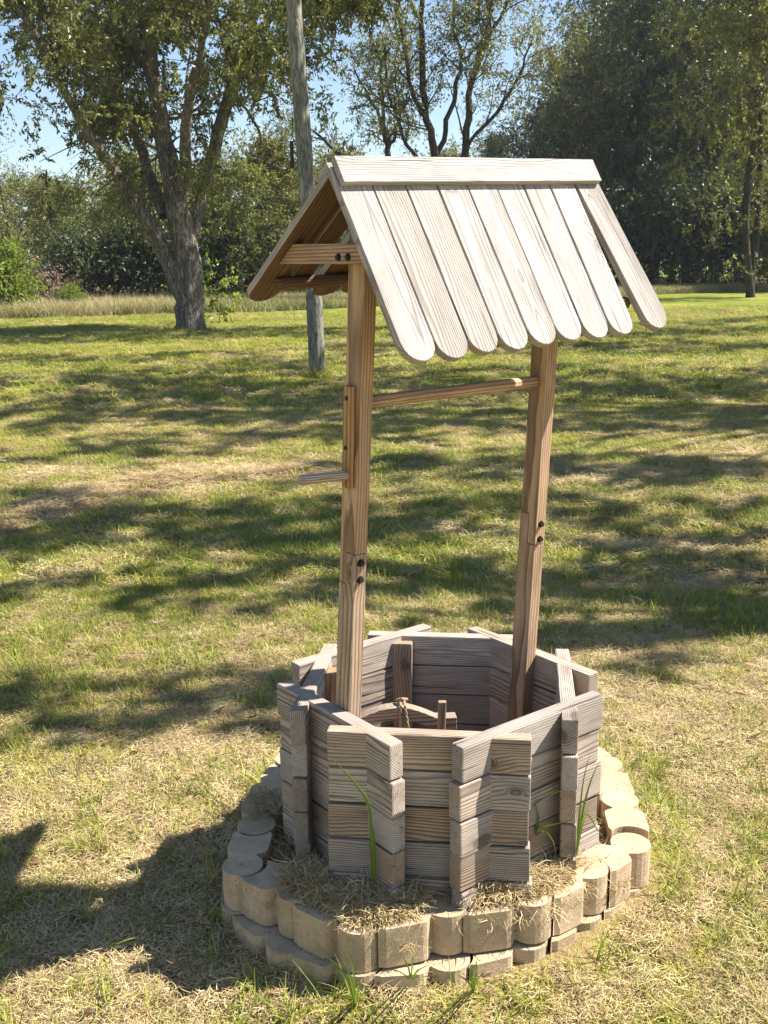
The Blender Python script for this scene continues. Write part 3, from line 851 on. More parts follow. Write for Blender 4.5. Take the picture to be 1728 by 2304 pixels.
def straw():
    g = np.random.default_rng(77)
    P, S, Rr, T = [], [], [], []
    def blob(cx, cy, rx, ry, n, zb, zh, rot=0.0, ti=0.55, sc=1.0):
        for _ in range(n):
            r = math.sqrt(g.random()); a = g.random() * 6.283
            lx, ly = rx * r * math.cos(a), ry * r * math.sin(a)
            x = cx + lx * math.cos(rot) - ly * math.sin(rot); y = cy + lx * math.sin(rot) + ly * math.cos(rot)
            z = zb + zh * (1 - r * r) * g.random() ** 0.7
            P.append((x, y, z)); s = sc * g.uniform(0.7, 1.2); S.append((s, s, s * g.uniform(0.7, 1.3)))
            Rr.append((g.normal(0, 0.25), g.normal(0, 0.25), g.random() * 6.28)); T.append(np.clip(ti + g.normal(0, 0.18), 0, 1))
    # left drift between the box and the blocks, spilling over the second front block
    blob(-0.10, 2.21, 0.16, 0.045, 170, 0.15, 0.045, -0.5, 0.55)
    blob(-0.02, 2.150, 0.085, 0.05, 110, 0.178, 0.025, 0.2, 0.75, 0.9)
    blob(-0.05, 2.115, 0.05, 0.028, 26, 0.180, 0.012, 0.2, 0.75, 0.8)
    blob(0.035, 2.105, 0.012, 0.03, 14, 0.12, 0.055, 0.2, 0.6, 0.6)
    # right drift
    blob(0.28, 2.225, 0.15, 0.055, 220, 0.15, 0.060, 0.28, 0.65)
    blob(0.25, 2.20, 0.12, 0.035, 85, 0.178, 0.028, 0.2, 0.75, 0.9)
    blob(0.03, 2.135, 0.06, 0.025, 26, 0.181, 0.012, 0.2, 0.8, 0.8)
    blob(0.36, 2.25, 0.07, 0.028, 30, 0.180, 0.02, 0.4, 0.8, 0.9)
    blob(-0.17, 2.215, 0.08, 0.03, 50, 0.179, 0.015, -0.7, 0.6, 0.9)
    blob(0.41, 2.30, 0.10, 0.05, 60, 0.14, 0.05, 0.6, 0.5)
    blob(0.47, 2.36, 0.07, 0.05, 40, 0.125, 0.03, 0.6, 0.35)
    blob(-0.27, 2.40, 0.05, 0.12, 20, 0.12, 0.02, 0.2, 0.3)
    blob(-0.345, 2.60, 0.035, 0.10, 6, 0.178, 0.01, 0.0, 0.45, 0.9)
    blob(0.57, 2.52, 0.03, 0.06, 10, 0.12, 0.03, 0.0, 0.25)
    blob(0.50, 2.50, 0.06, 0.25, 30, 0.115, 0.02, 0.2, 0.25)
    blob(0.14, 2.95, 0.38, 0.08, 60, 0.12, 0.03, 0.0, 0.5)
    o = scatter('straw_mulch', 'straw', P, Rr, S, T)
    tag(o, 'cut straw piled between the box and the edging blocks', 'straw')
straw()
# dead leaf on the straw and scattered fallen leaves
def fallen_leaves():
    g = np.random.default_rng(9)
    V, F, T = [], [], []
    pts = []
    for _ in range(260):
        y = math.sqrt(g.uniform(1.7 ** 2, 9 ** 2)); x = g.uniform(-1, 1) * (0.4 * y + 0.3)
        if math.hypot((x - .14) / .68, (y - 2.63) / .66) < 1: continue
        pts.append((x, y, float(ground_z(x, y)) + 0.018, g.uniform(0.012, 0.028)))
    for px, py in ((745, 1650), (560, 1620), (1690, 1500), (1610, 1395), (1255, 1112), (1235, 1113), (1270, 1112), (440, 1960), (560, 2200), (610, 2235), (1700, 1660)):
        q = onz(px, py, 0.02); pts.append((q.x, q.y, 0.025, 0.03))
    pts.append((0.235, 2.205, 0.212, 0.032))
    for x, y, z, s in pts:
        a = g.random() * 6.28; k = len(V)
        ca, sa = math.cos(a), math.sin(a)
        prof = [(-1, 0, 0), (-.45, .5, .25), (.3, .42, .1), (1, 0, .35), (.3, -.42, .2), (-.45, -.5, .05)]
        tx, ty = g.normal(0, .3, 2)
        for (qx, qy, qz) in prof:
            V.append((x + s * (qx * ca - qy * sa), y + s * (qx * sa + qy * ca), z + s * (qz + qx * tx + qy * ty)))
        F.append((k, k + 1, k + 4, k + 5)); F.append((k + 1, k + 2, k + 3, k + 4))
        T += [g.random()] * 6
    me = np_mesh('fallen_leaves', V, F)
    a = me.attributes.new('tint', 'FLOAT', 'POINT'); a.data.foreach_set('value', np.array(T, np.float32))
    tag(link('fallen_leaves', me, None, leaf_mat('brown_leaf', (0.13, 0.07, 0.035), (0.40, 0.24, 0.12), 0.2, 0.7, spec=0.2)), 'small brown curled leaves scattered over the lawn and straw', 'fallen leaves', kind='stuff')
fallen_leaves()

# single weeds growing out of the ring
def weed(name, blades, label, mat):
    base = Vector(blades[0][0][0])
    root = empty(name, base)
    tag(root, label, 'weed')
    for path, wd in blades:
        P = [Vector(p_) for p_ in path]
        # Catmull style densify
        D = []
        for i in range(len(P) - 1):
            p0 = P[max(i - 1, 0)]; p1 = P[i]; p2 = P[i + 1]; p3 = P[min(i + 2, len(P) - 1)]
            for k in range(6):
                t = k / 6
                D.append(0.5 * ((2 * p1) + (p2 - p0) * t + (2 * p0 - 5 * p1 + 4 * p2 - p3) * t * t + (3 * p1 - p0 - 3 * p2 + p3) * t ** 3))
        D.append(P[-1])
        n = len(D); V = []; F = []
        for i, d in enumerate(D):
            tg = (D[min(i + 1, n - 1)] - D[max(i - 1, 0)]).normalized()
            s = tg.cross(Vector((0.1, -1, 0.25))).normalized()
            nn = s.cross(tg).normalized()
            t = i / (n - 1); ww = wd * (min(1, 0.45 + t * 3) * (1 - t ** 2.2) + 0.04) / 2
            V += [d - s * ww - base, d + nn * ww * 0.45 - base, d + s * ww - base]
        for i in range(n - 1):
            a = i * 3
            F += [(a, a + 1, a + 4, a + 3), (a + 1, a + 2, a + 5, a + 4)]
        me = np_mesh('blade', [tuple(v) for v in V], F, True)
        at_ = me.attributes.new('tint', 'FLOAT', 'POINT'); at_.data.foreach_set('value', np.repeat(random.uniform(.2, .9), len(V)).astype(np.float32))
        link('blade', me, root, mat)
M['weed'] = leaf_mat('weed_blade', (0.07, 0.12, 0.02), (0.17, 0.25, 0.05), 0.4, 0.45)
def wz(px, py, y): return tuple(at(px, py, y))
weed('strap_grass', [([wz(843, 1985, 2.165), wz(838, 1900, 2.15), wz(829, 1810, 2.13), wz(805, 1770, 2.125), wz(775, 1735, 2.12), wz(737, 1696, 2.13)], 0.0075),
     ([wz(841, 1985, 2.168), wz(840, 1900, 2.165), wz(833, 1830, 2.16)], 0.012),
     ([wz(841, 1987, 2.168), wz(836, 1930, 2.16), wz(830, 1880, 2.155)], 0.006)], 'tall green strap blade leaning left up the front of the well box', M['weed'])
weed('grass_sprig', [([wz(1206, 1880, 2.26), wz(1203, 1830, 2.26), wz(1204, 1808, 2.25), wz(1245, 1785, 2.24), wz(1290, 1770, 2.23)], 0.0045),
     ([wz(1207, 1880, 2.26), wz(1206, 1865, 2.25), wz(1245, 1855, 2.23), wz(1290, 1844, 2.22)], 0.0045),
     ([wz(1207, 1880, 2.26), wz(1225, 1870, 2.24), wz(1245, 1895, 2.22), wz(1250, 1925, 2.21)], 0.004),
     ([wz(1206, 1880, 2.26), wz(1211, 1840, 2.255), wz(1204, 1808, 2.25)], 0.006)], 'green grass sprig with two long blades in the box corner right of centre', M['weed'])
weed('upright_grass', [([wz(1297, 1925, 2.30), wz(1302, 1850, 2.29), wz(1312, 1760, 2.28), wz(1327, 1695, 2.27)], 0.005),
     ([wz(1297, 1925, 2.30), wz(1310, 1830, 2.28), wz(1330, 1755, 2.27), wz(1350, 1712, 2.26)], 0.006),
     ([wz(1297, 1925, 2.30), wz(1305, 1860, 2.28), wz(1325, 1810, 2.26)], 0.004),
     ([wz(1297, 1925, 2.30), wz(1318, 1835, 2.27), wz(1345, 1868, 2.25), wz(1358, 1885, 2.24)], 0.004)], 'pale upright grass stem before the right corner of the well box', M['weed'])
# bright grass clumps in front of the ring
for (px, py, yy, lab, bl) in (
    (800, 2262, 1.80, 'tall green grass clump in front of the ring, left of the middle', [(-95, -190), (-40, -170), (-20, -225), (20, -100), (45, -60), (-130, -60)]),
    (925, 2210, 1.93, 'bright grass clump at the foot of the middle front blocks', [(-60, -50), (-25, -95), (8, -110), (30, -55), (60, -70), (85, -30)]),
    (1065, 2230, 1.90, 'green grass clump right of the middle front blocks', [(-45, -60), (-15, -95), (12, -120), (38, -75), (60, -40)])):
    bl2 = []
    for dx, dy in bl:
        dx *= .8; dy *= .62
        bl2.append(([tuple(onz(px, py, 0.0)), wz(px + dx * 0.35, py + dy * 0.6, yy + 0.01), wz(px + dx, py + dy, yy)], random.uniform(0.0035, 0.006)))
    weed('grass_clump', bl2, lab, M['weed'])

# ------------------------------------------------------------------ trees
def leaf_cards(P, D, L, W, g, fold=0.25):
    """P base points, D directions; kite-shaped leaves, two triangles each"""
    n = len(P)
    rnd = g.normal(0, 1, (n, 3))
    S = np.cross(D, rnd); S /= np.linalg.norm(S, axis=1)[:, None] + 1e-9
    N = np.cross(D, S)
    L = L[:, None]; W = W[:, None]
    tip = P + D * L; mid = P + D * L * 0.42
    a = mid + S * W * 0.5 + N * W * fold; b2 = mid - S * W * 0.5 + N * W * fold
    V = np.stack([P, a, tip, b2], 1).reshape(-1, 3)
    F = (np.arange(n) * 4)[:, None] + np.array([0, 1, 2, 3])[None]
    return V, F
def clump_leaves(centres, radius, per, g, L=(0.09, 0.17), W=0.34, droop=0.55, flat=0.75):
    centres = np.asarray(centres, float); m = len(centres)
    rad = np.broadcast_to(np.asarray(radius, float), (m,))
    # sub-sprays: each clump is several sprays with leaves along them
    ns = 6
    idx = np.repeat(np.arange(m), ns)
    o = g.normal(0, 1, (m * ns, 3)); o /= np.linalg.norm(o, axis=1)[:, None]
    o *= (g.random(m * ns) ** 0.45)[:, None]
    start = centres[idx] + o * rad[idx][:, None] * np.array([1, 1, flat])
    sd_ = o * 0.8 + g.normal(0, 0.5, (m * ns, 3)); sd_[:, 2] -= droop
    sd_ /= np.linalg.norm(sd_, axis=1)[:, None]
    k = max(2, per // ns)
    idx2 = np.repeat(np.arange(m * ns), k)
    t = g.random(m * ns * k)
    P = start[idx2] + sd_[idx2] * (t * rad[idx[idx2]] * 0.9)[:, None] + g.normal(0, 0.02, (m * ns * k, 3))
    D = sd_[idx2] + g.normal(0, 0.75, (m * ns * k, 3)); D[:, 2] -= droop * 0.5
    D /= np.linalg.norm(D, axis=1)[:, None]
    LL = g.uniform(L[0], L[1], len(P))
    V, F = leaf_cards(P, D, LL, LL * W, g)
    tint = np.clip(g.random(m)[idx[idx2]] * 0.55 + g.random(len(P)) * 0.45, 0, 1)
    return V, F, np.repeat(tint, 4)
def crown_mesh(name, parts_, mat):
    Vs, Fs, Ts, n = [], [], [], 0
    for V, F, T in parts_:
        Vs.append(V); Fs.append(F + n); Ts.append(T); n += len(V)
    me = np_mesh(name, np.concatenate(Vs), np.concatenate(Fs))
    a = me.attributes.new('tint', 'FLOAT', 'POINT'); a.data.foreach_set('value', np.concatenate(Ts).astype(np.float32))
    me.materials.append(mat)
    return me
def limbs_mesh(name, tubes, mat, seg=8, rough=0.06):
    Vs, Fs, n = [], [], 0
    for pts, rad in tubes:
        V, F = tube_arrays(pts, rad, seg if max(rad) > 0.06 else 5, rough)
        Vs.append(V); Fs.append(F + n); n += len(V)
    me = np_mesh(name, np.concatenate(Vs), np.concatenate(Fs), True)
    me.materials.append(mat)
    return me
def smooth_path(pts, k=5, jit=0.0, g=None):
    P = [np.array(tuple(p_), float) for p_ in pts]; D = []
    for i in range(len(P) - 1):
        p0 = P[max(i - 1, 0)]; p1 = P[i]; p2 = P[i + 1]; p3 = P[min(i + 2, len(P) - 1)]
        for q in range(k):
            t = q / k
            D.append(0.5 * ((2 * p1) + (p2 - p0) * t + (2 * p0 - 5 * p1 + 4 * p2 - p3) * t * t + (3 * p1 - p0 - 3 * p2 + p3) * t ** 3))
    D.append(P[-1]); D = np.array(D)
    if jit and g is not None: D[1:-1] += g.normal(0, jit, (len(D) - 2, 3))
    return D
def branch_out(path, rad, g, n, length, out_tubes, tips, start=0.3, up=0.25, level=0):
    """side branches off a limb"""
    m = len(path)
    for _ in range(n):
        t = start + (1 - start) * g.random() ** 0.8
        i = min(int(t * (m - 1)), m - 2)
        p = path[i]; tan = path[i + 1] - path[i]; tan = tan / (np.linalg.norm(tan) + 1e-9)
        d = g.normal(0, 1, 3); d -= tan * d.dot(tan); d /= np.linalg.norm(d)
        d = d * 0.9 + tan * 0.6; d[2] += up; d /= np.linalg.norm(d)
        L = length * g.uniform(0.5, 1.2) * (1.15 - 0.5 * t)
        k = 5; P = [p]; dd = d.copy()
        for q in range(k):
            dd = dd + g.normal(0, 0.2, 3); dd[2] += 0.02 - 0.08 * q / k; dd /= np.linalg.norm(dd)
            P.append(P[-1] + dd * L / k)
        P = np.array(P); r0 = min(rad[i] * 0.5, 0.014 * L + 0.01)
        rr = np.linspace(r0, r0 * 0.25, len(P))
        out_tubes.append((P, rr))
        tips += [P[-1], P[-2], P[3]]
        if level > 0: branch_out(P, rr, g, 4, L * 0.5, out_tubes, tips, 0.3, up * 0.6, level - 1)

# --- the big many-stemmed pecan on the left
def tree_obj(name, base, trunk_me, crown_me, label, cat='tree', group=None):
    root = empty(name, base); tag(root, label, cat, group)
    link('trunk', trunk_me, root)
    if crown_me is not None: link('crown', crown_me, root)
    return root
def z5(x, y, Y): return at(x / 2.37, y / 2.37, Y)
def big_pecan():
    g = np.random.default_rng(3)
    Y = 26.8; base = at(428, 737, Y); base.z = 0
    px = 1 / 2.37 * Y / FPX * 1.0
    limbs = [
        ([(1015, 1765, 0), (1010, 1600, 0), (1000, 1400, 0), (965, 1180, 0), (925, 1000, 0), (880, 760, .1), (835, 520, .2), (800, 300, .3), (815, 120, .5), (850, -80, .8), (860, -350, 1.2)], [84, 76, 74, 64, 55, 47, 43, 40, 34, 26, 12]),
        ([(985, 1600, 0), (900, 1400, -.1), (810, 1230, -.3), (700, 1050, -.6), (590, 880, -.8), (490, 740, -1.1), (370, 540, -1.4), (250, 300, -1.7), (120, 80, -2), (-60, -150, -2.4)], [46, 44, 40, 32, 28, 25, 21, 18, 14, 7]),
        ([(880, 1150, 0.2), (800, 950, .7), (745, 780, 1.1), (680, 600, 1.6), (590, 430, 2.0), (540, 200, 2.4), (520, -100, 2.8)], [34, 30, 27, 25, 22, 18, 8]),
        ([(955, 1080, 0), (985, 920, -.4), (990, 740, -.8), (1005, 560, -1.1), (1060, 350, -1.5), (1100, 100, -1.8), (1120, -150, -2)], [38, 30, 28, 24, 18, 14, 7]),
        ([(1000, 1300, .1), (1060, 1110, .3), (1120, 900, .6), (1180, 650, .8), (1240, 450, 1), (1320, 270, 1.2), (1350, 60, 1.3), (1380, -200, 1.6)], [34, 32, 34, 33, 31, 26, 18, 9]),
        ([(1230, 560, .9), (1300, 570, .9), (1370, 680, .8), (1410, 780, .7), (1470, 830, .6), (1500, 900, .6)], [9, 8, 7, 5, 4, 2]),
        ([(1320, 260, 1.2), (1280, 190, 1.2), (1150, 90, 1.0), (1100, -60, .8)], [13, 11, 9, 5]),
        ([(860, 640, .1), (905, 760, 0), (960, 950, 0)], [14, 18, 20]),
        ([(800, 300, .3), (620, 130, 0), (400, 10, -.4), (150, -120, -1.0)], [20, 17, 12, 6]),
        ([(1320, 270, 1.2), (1480, 60, 1.5), (1650, -60, 1.9), (1900, -150, 2.4)], [20, 16, 12, 5]),
    ]
    tubes, tips = [], []
    b = np.array(base)
    for pts, wd in limbs:
        P = smooth_path([np.array(z5(x, y, Y + dy)) - b for x, y, dy in pts], 4, 0.015, g)
        rr = np.interp(np.linspace(0, 1, len(P)), np.linspace(0, 1, len(wd)), np.array(wd) * px)
        if wd[0] > 80:
            rr *= 0.95; rr[0] *= 1.12
        tubes.append((P, rr))
        if wd[0] > 12: branch_out(P, rr, g, 9, 2.6, tubes, tips, 0.42, 0.15, 1)
    # crown: clumps on the tips + filling the spread
    C = [t_ for t_ in tips if t_[2] > 2.0]
    C = list(C)
    add = []
    while len(add) < 500:
        q = g.normal(0, 1, 3); q = q / np.linalg.norm(q) * g.random() ** 0.33
        c = np.array([-0.3, 0.0, 7.4]) + q * np.array([6.2, 4.5, 5.0])
        add.append(c)
    C = np.array(C + add)
    # keep the sky gap to the right of the trunk and the view of the limbs partly open
    W = C + b; pr = project(W)
    dens = vnoise(pr[:, 0], pr[:, 1], 75)
    keep = np.ones(len(C), bool)
    keep &= ~((pr[:, 0] > 520) & (pr[:, 1] > 230) & (g.random(len(C)) < 0.9))
    keep &= ~((pr[:, 0] < 60) & (pr[:, 1] > 230) & (pr[:, 1] < 420) & (g.random(len(C)) < 0.8))
    keep &= ~((pr[:, 0] > 300) & (pr[:, 0] < 460) & (pr[:, 1] > 60) & (W[:, 1] < Y + 0.3) & (g.random(len(C)) < 0.85))
    keep &= ~((W[:, 1] < Y - 0.8) & (pr[:, 0] > 120) & (pr[:, 1] > 120) & (g.random(len(C)) < 0.35))
    keep &= ~((dens < 0.38) & (pr[:, 1] < 430))
    keep &= ~((pr[:, 1] > 500) & (pr[:, 0] > 330))
    keep &= ~((pr[:, 1] > 300) & (g.random(len(C)) < 0.35))
    C = C[keep]
    limbpts = np.concatenate([t_[0] for t_ in tubes[:60]])
    for c in C[-420:]:
        dd = np.linalg.norm(limbpts - c, axis=1); dd[limbpts[:, 2] > c[2] + .6] += 3
        e = limbpts[np.argmin(dd)]
        if dd.min() > 1.7: continue
        tubes.append((np.array([e, (e + c) / 2 + g.normal(0, .12, 3) + np.array([0, 0, .15]), c]), [.022, .013, .006]))
    V, F, T = clump_leaves(C, g.uniform(0.35, 0.7, len(C)), 130, g, (0.085, 0.155), 0.36, 0.7)
    crown = crown_mesh('pecan_crown', [(V, F, T)], M['leaf_pecan'])
    tree_obj('pecan_tree', base, limbs_mesh('pecan_trunk', tubes, M['bark'], 16, 0.05), crown, 'large old pecan tree with several thick grey limbs, left of the pole')
big_pecan()

# --- generic trees
def make_tree(seed, H, trunk_r, crown_r, crown_z0, stems=1, lean=0.05, clumps=220, per=54, cr=(0.5, 1.0), L=(0.16, 0.30), open_=0.0, mat='leaf_dark', bark_='bark_dark'):
    g = np.random.default_rng(seed)
    tubes, tips = [], []
    for s_ in range(stems):
        a = g.random() * 6.28; sp = (0.9 if stems > 1 else 0.2) * crown_r * 0.55
        top = np.array([math.cos(a) * sp + g.normal(0, lean * H), math.sin(a) * sp, H * g.uniform(0.8, 0.98)])
        pts = [np.array([math.cos(a) * 0.08 * stems, math.sin(a) * 0.08 * stems, -0.1])]
        for q in (0.2, 0.4, 0.6, 0.8, 1.0):
            pts.append(top * np.array([q ** 1.3, q ** 1.3, q]) + np.append(g.normal(0, 0.05 * H * 0.25, 2), 0))
        P = smooth_path(pts, 4, 0.0, g); rr = np.linspace(trunk_r, trunk_r * 0.15, len(P)) * (1 if stems == 1 else 0.75)
        tubes.append((P, rr))
        branch_out(P, rr, g, 12, crown_r * 0.75, tubes, tips, 0.3, 0.25, 1)
    C = [t_ for t_ in tips if t_[2] > crown_z0]
    g.shuffle(C)
    C = C[:clumps]
    n_add = int(clumps * (1 - open_))
    for _ in range(n_add):
        q = g.normal(0, 1, 3); q = q / np.linalg.norm(q) * g.random() ** 0.28
        zc = (H + crown_z0) / 2
        C.append(np.array([0, 0, zc]) + q * np.array([crown_r, crown_r, (H - crown_z0) / 2]) * (1 + 0.16 * math.sin(q[0] * 5 + seed) + 0.12 * math.cos(q[1] * 7)))
    C = np.array(C)
    V, F, T = clump_leaves(C, g.uniform(cr[0], cr[1], len(C)), per, g, L, 0.42, 0.45)
    return limbs_mesh('trunk', tubes, M[bark_], 7, 0.05), crown_mesh('crown', [(V, F, T)], M[mat])

VAR = {
    'tallA': make_tree(21, 19, 0.26, 4.2, 3.0, 1, 0.03, 300, 84, L=(.13, .23)),
    'tallB': make_tree(22, 17, 0.22, 3.7, 2.2, 1, 0.04, 280, 84, L=(.13, .23), mat='leaf_dark'),
    'tallC': make_tree(23, 18, 0.24, 4.0, 1.5, 2, 0.04, 300, 90, L=(.12, .21), mat='leaf_olive'),
    'midA': make_tree(24, 9, 0.16, 2.8, 0.8, 1, 0.05, 210, 84, (0.4, 0.8), (0.10, 0.18), mat='leaf_olive'),
    'midB': make_tree(25, 8, 0.14, 2.9, 0.5, 2, 0.05, 210, 84, (0.4, 0.8), (0.10, 0.18), mat='leaf_mid'),
    'openA': make_tree(26, 14, 0.19, 3.4, 4.5, 3, 0.03, 85, 34, (0.4, 0.8), (0.13, 0.22), 0.75, mat='leaf_olive'),
    'bushA': make_tree(27, 3.4, 0.06, 1.7, 0.1, 3, 0.05, 120, 42, (0.3, 0.6), (0.11, 0.2), mat='leaf_dark'),
    'bushB': make_tree(28, 2.8, 0.05, 1.6, 0.1, 3, 0.05, 110, 42, (0.3, 0.6), (0.11, 0.2), mat='leaf_bright'),
}
def put(var, px, Y, label, name='tree', cat='tree', rz=0.0, sc=1.0, group=None, szz=1.0):
    p = at(px, 620, Y); p.z = 0
    t, c = VAR[var]
    root = tree_obj(name, p, t, c, label, cat, group)
    root.rotation_euler.z = rz; root.scale = (sc, sc, sc * szz)
    return root
GW = 'trees of the dark wood on the right'
# dark wood on the right: front edge first
put('tallC', 1690, 44, 'leafy tree with pale upper leaves at the right edge of the photo', 'wood_tree', rz=0.4, sc=1.0, group=GW)
put('tallA', 1545, 58, 'tall dense tree in the wood, right of the roof plank ends', 'wood_tree', rz=1.9, sc=1.08, group=GW)
put('tallB', 1400, 62, 'tall tree of the wood behind the right end of the roof', 'wood_tree', rz=2.9, sc=1.08, group=GW)
put('tallC', 1290, 66, 'tree at the left shoulder of the wood, reaching into the blue sky', 'wood_tree', rz=4.1, sc=0.88, group=GW)
put('tallB', 1200, 70, 'lower leafy tree where the wood slopes down to the middle', 'wood_tree', rz=5.0, sc=0.70, group=GW)
deep = 'dark tree standing deeper inside the wood on the right'
for i, (px, Y, v, s) in enumerate(((1650, 66, 'tallA', 1.1), (1480, 72, 'tallB', 1.2), (1350, 76, 'tallA', 1.15), (1560, 80, 'tallB', 1.25), (1740, 74, 'tallA', 1.2), (1820, 60, 'tallB', 1.1), (1240, 80, 'tallA', .74), (1420, 88, 'tallA', 1.3), (1680, 90, 'tallB', 1.3), (1140, 84, 'tallB', .6))):
    put(v, px, Y, deep, 'wood_tree', rz=i * 1.3, sc=s, group='trees deep inside the wood')
for i, (px, Y, v, s) in enumerate(((1120, 62, 'bushA', 1.3), (1190, 60, 'bushB', 1.2), (1260, 60, 'bushA', 1.5), (1330, 59, 'bushA', 1.4), (1400, 58, 'bushA', 1.5), (1470, 57, 'bushA', 1.5), (1540, 56, 'bushA', 1.6), (1610, 56, 'bushA', 1.4), (1680, 55, 'bushA', 1.6), (1750, 52, 'bushA', 1.6))):
    put(v, px, Y, 'low dark shrub along the foot of the wood on the right', 'shrub', 'shrub', rz=i * 2.1, sc=s, group='shrubs at the foot of the wood')
# open stemmed trees in the middle
def open_tree():
    g = np.random.default_rng(42)
    Y = 42; base = at(985, 640, Y); base.z = 0; b = np.array(base)
    def zc(x, y, dy=0): return np.array(at(600 + x / 1.4707, y / 1.4707, Y + dy)) - b
    px = Y / FPX / 1.4707
    L = [([(600, 900), (585, 700), (560, 520), (530, 400), (515, 250), (510, 0), (505, -200)], [17, 15, 13, 11, 10, 8, 4], 0),
         ([(610, 900), (640, 700), (658, 520), (665, 350), (690, 230), (735, 60), (750, -150)], [16, 14, 12, 11, 9, 7, 3], .5),
         ([(560, 520), (600, 400), (628, 280), (640, 190), (620, 60), (610, -100)], [9, 8, 7, 5, 4, 2], .3),
         ([(690, 230), (740, 110), (800, 10), (860, -120)], [8, 6, 5, 3], .5),
         ([(530, 400), (480, 290), (465, 200), (440, 60), (420, -80)], [8, 7, 5, 4, 2], -.4),
         ([(600, 620), (480, 510), (430, 380), (405, 310), (390, 150)], [7, 6, 6, 4, 3], -.3),
         ([(620, 560), (700, 440), (790, 330), (850, 220), (880, 120)], [7, 6, 5, 4, 2], .4),
         ([(735, 60), (690, 70), (640, 60)], [4, 4, 2], .4)]
    tubes, tips = [], []
    for pts, wd, dy in L:
        P = smooth_path([zc(x, y, dy) for x, y in pts], 4, 0.04, g)
        rr = np.interp(np.linspace(0, 1, len(P)), np.linspace(0, 1, len(wd)), np.array(wd) * px)
        tubes.append((P, rr)); branch_out(P, rr, g, 11, 2.3, tubes, tips, 0.25, 0.25, 1)
    C = np.array([t_ for t_ in tips if t_[2] > 4.0]); C = C[g.random(len(C)) < 0.40]
    V, F, T = clump_leaves(C, g.uniform(0.3, 0.6, len(C)), 42, g, (0.09, 0.155), 0.4, 0.4)
    tree_obj('airy_tree', base, limbs_mesh('airy_trunk', tubes, M['bark_dark'], 7), crown_mesh('airy_crown', [(V, F, T)], M['leaf_olive']),
             'airy tree with several thin dark stems against the sky, above the ridge board')
    Y2 = 47; base = at(872, 640, Y2); base.z = 0; b2 = np.array(base)
    zc2 = lambda x, y: np.array(at(600 + x / 1.4707, y / 1.4707, Y2)) - b2
    tubes, tips = [], []
    px = Y2 / FPX / 1.4707
    for pts, wd in (([(400, 900), (402, 700), (400, 520), (400, 460), (370, 380), (330, 300), (290, 230)], [12, 11, 10, 9, 6, 4, 2]),
                    ([(400, 480), (385, 390), (380, 280), (370, 200), (330, 60)], [8, 7, 5, 4, 2]),
                    ([(402, 500), (430, 420), (440, 330), (420, 240), (450, 120)], [7, 5, 4, 3, 2]),
                    ([(395, 600), (300, 540), (230, 500), (150, 430), (90, 400)], [7, 6, 5, 4, 2])):
        P = smooth_path([zc2(x, y) for x, y in pts], 4, 0.04, g)
        rr = np.interp(np.linspace(0, 1, len(P)), np.linspace(0, 1, len(wd)), np.array(wd) * px)
        tubes.append((P, rr)); branch_out(P, rr, g, 9, 1.9, tubes, tips, 0.3, 0.2, 1)
    C = np.array([t_ for t_ in tips if t_[2] > 3.0]); C = C[g.random(len(C)) < 0.4]
    V, F, T = clump_leaves(C, g.uniform(0.3, 0.55, len(C)), 36, g, (0.09, 0.155), 0.4, 0.4)
    tree_obj('airy_tree', base, limbs_mesh('airy_trunk', tubes, M['bark_dark'], 6), crown_mesh('airy_crown', [(V, F, T)], M['leaf_olive']),
             'smaller thin forked tree beside the pole, above the left end of the ridge')
open_tree()
put('tallC', 1110, 74, 'pale olive tree between the airy tree and the dark wood', 'wood_tree', rz=.7, sc=0.62)
put('midA', 1010, 66, 'low olive tree behind the airy tree stems', 'wood_tree', rz=2.2, sc=.95)
put('midB', 930, 70, 'low dark tree seen behind the ridge board', 'wood_tree', rz=3.2, sc=.95)
put('midA', 760, 62, 'reddish olive tree just right of the pole', 'wood_tree', rz=1.2, sc=.92)
put('midB', 860, 72, 'green tree behind the thin forked tree', 'wood_tree', rz=5.2, sc=.9)
# left background
put('midA', 600, 46, 'rounded leafy tree left of the pole behind the big pecan', 'background_tree', rz=0.2, sc=.80)
put('midB', 690, 52, 'dark green tree directly behind the pole', 'background_tree', rz=2.2, sc=.78)
put('midB', 500, 44, 'dense green tree behind the right side of the pecan trunk', 'background_tree', rz=1.1, sc=.72)
put('midA', 330, 46, 'dense tree behind the left side of the pecan trunk', 'background_tree', rz=3.1, sc=.74)
put('midB', 230, 50, 'dark tree above the brush pile', 'background_tree', rz=4.4, sc=.68)
put('midA', 120, 52, 'olive tree behind the brush pile on the left', 'background_tree', rz=5.4, sc=.66)
put('openA', 20, 44, 'thin leaning tree at the left edge of the photo', 'background_tree', rz=1.4, sc=.52)
put('midB', -40, 54, 'dark tree at the far left edge', 'background_tree', rz=2.4, sc=.72)
for i, (px, Y, v, s) in enumerate(((420, 58, 'midB', .85), (560, 62, 'midB', .85), (160, 64, 'midB', .82), (660, 66, 'midA', .8), (300, 66, 'midB', .9), (800, 76, 'midB', .85), (-100, 60, 'midA', .8), (40, 66, 'midB', .85), (-220, 56, 'midB', .9), (-330, 60, 'midA', 1.0), (-460, 62, 'midB', 1.0), (-600, 60, 'midA', 1.0))):
    put(v, px, Y, 'tree in the row farther behind the meadow on the left', 'background_tree', rz=i * 1.7, sc=s, group='trees in the far row behind the meadow')
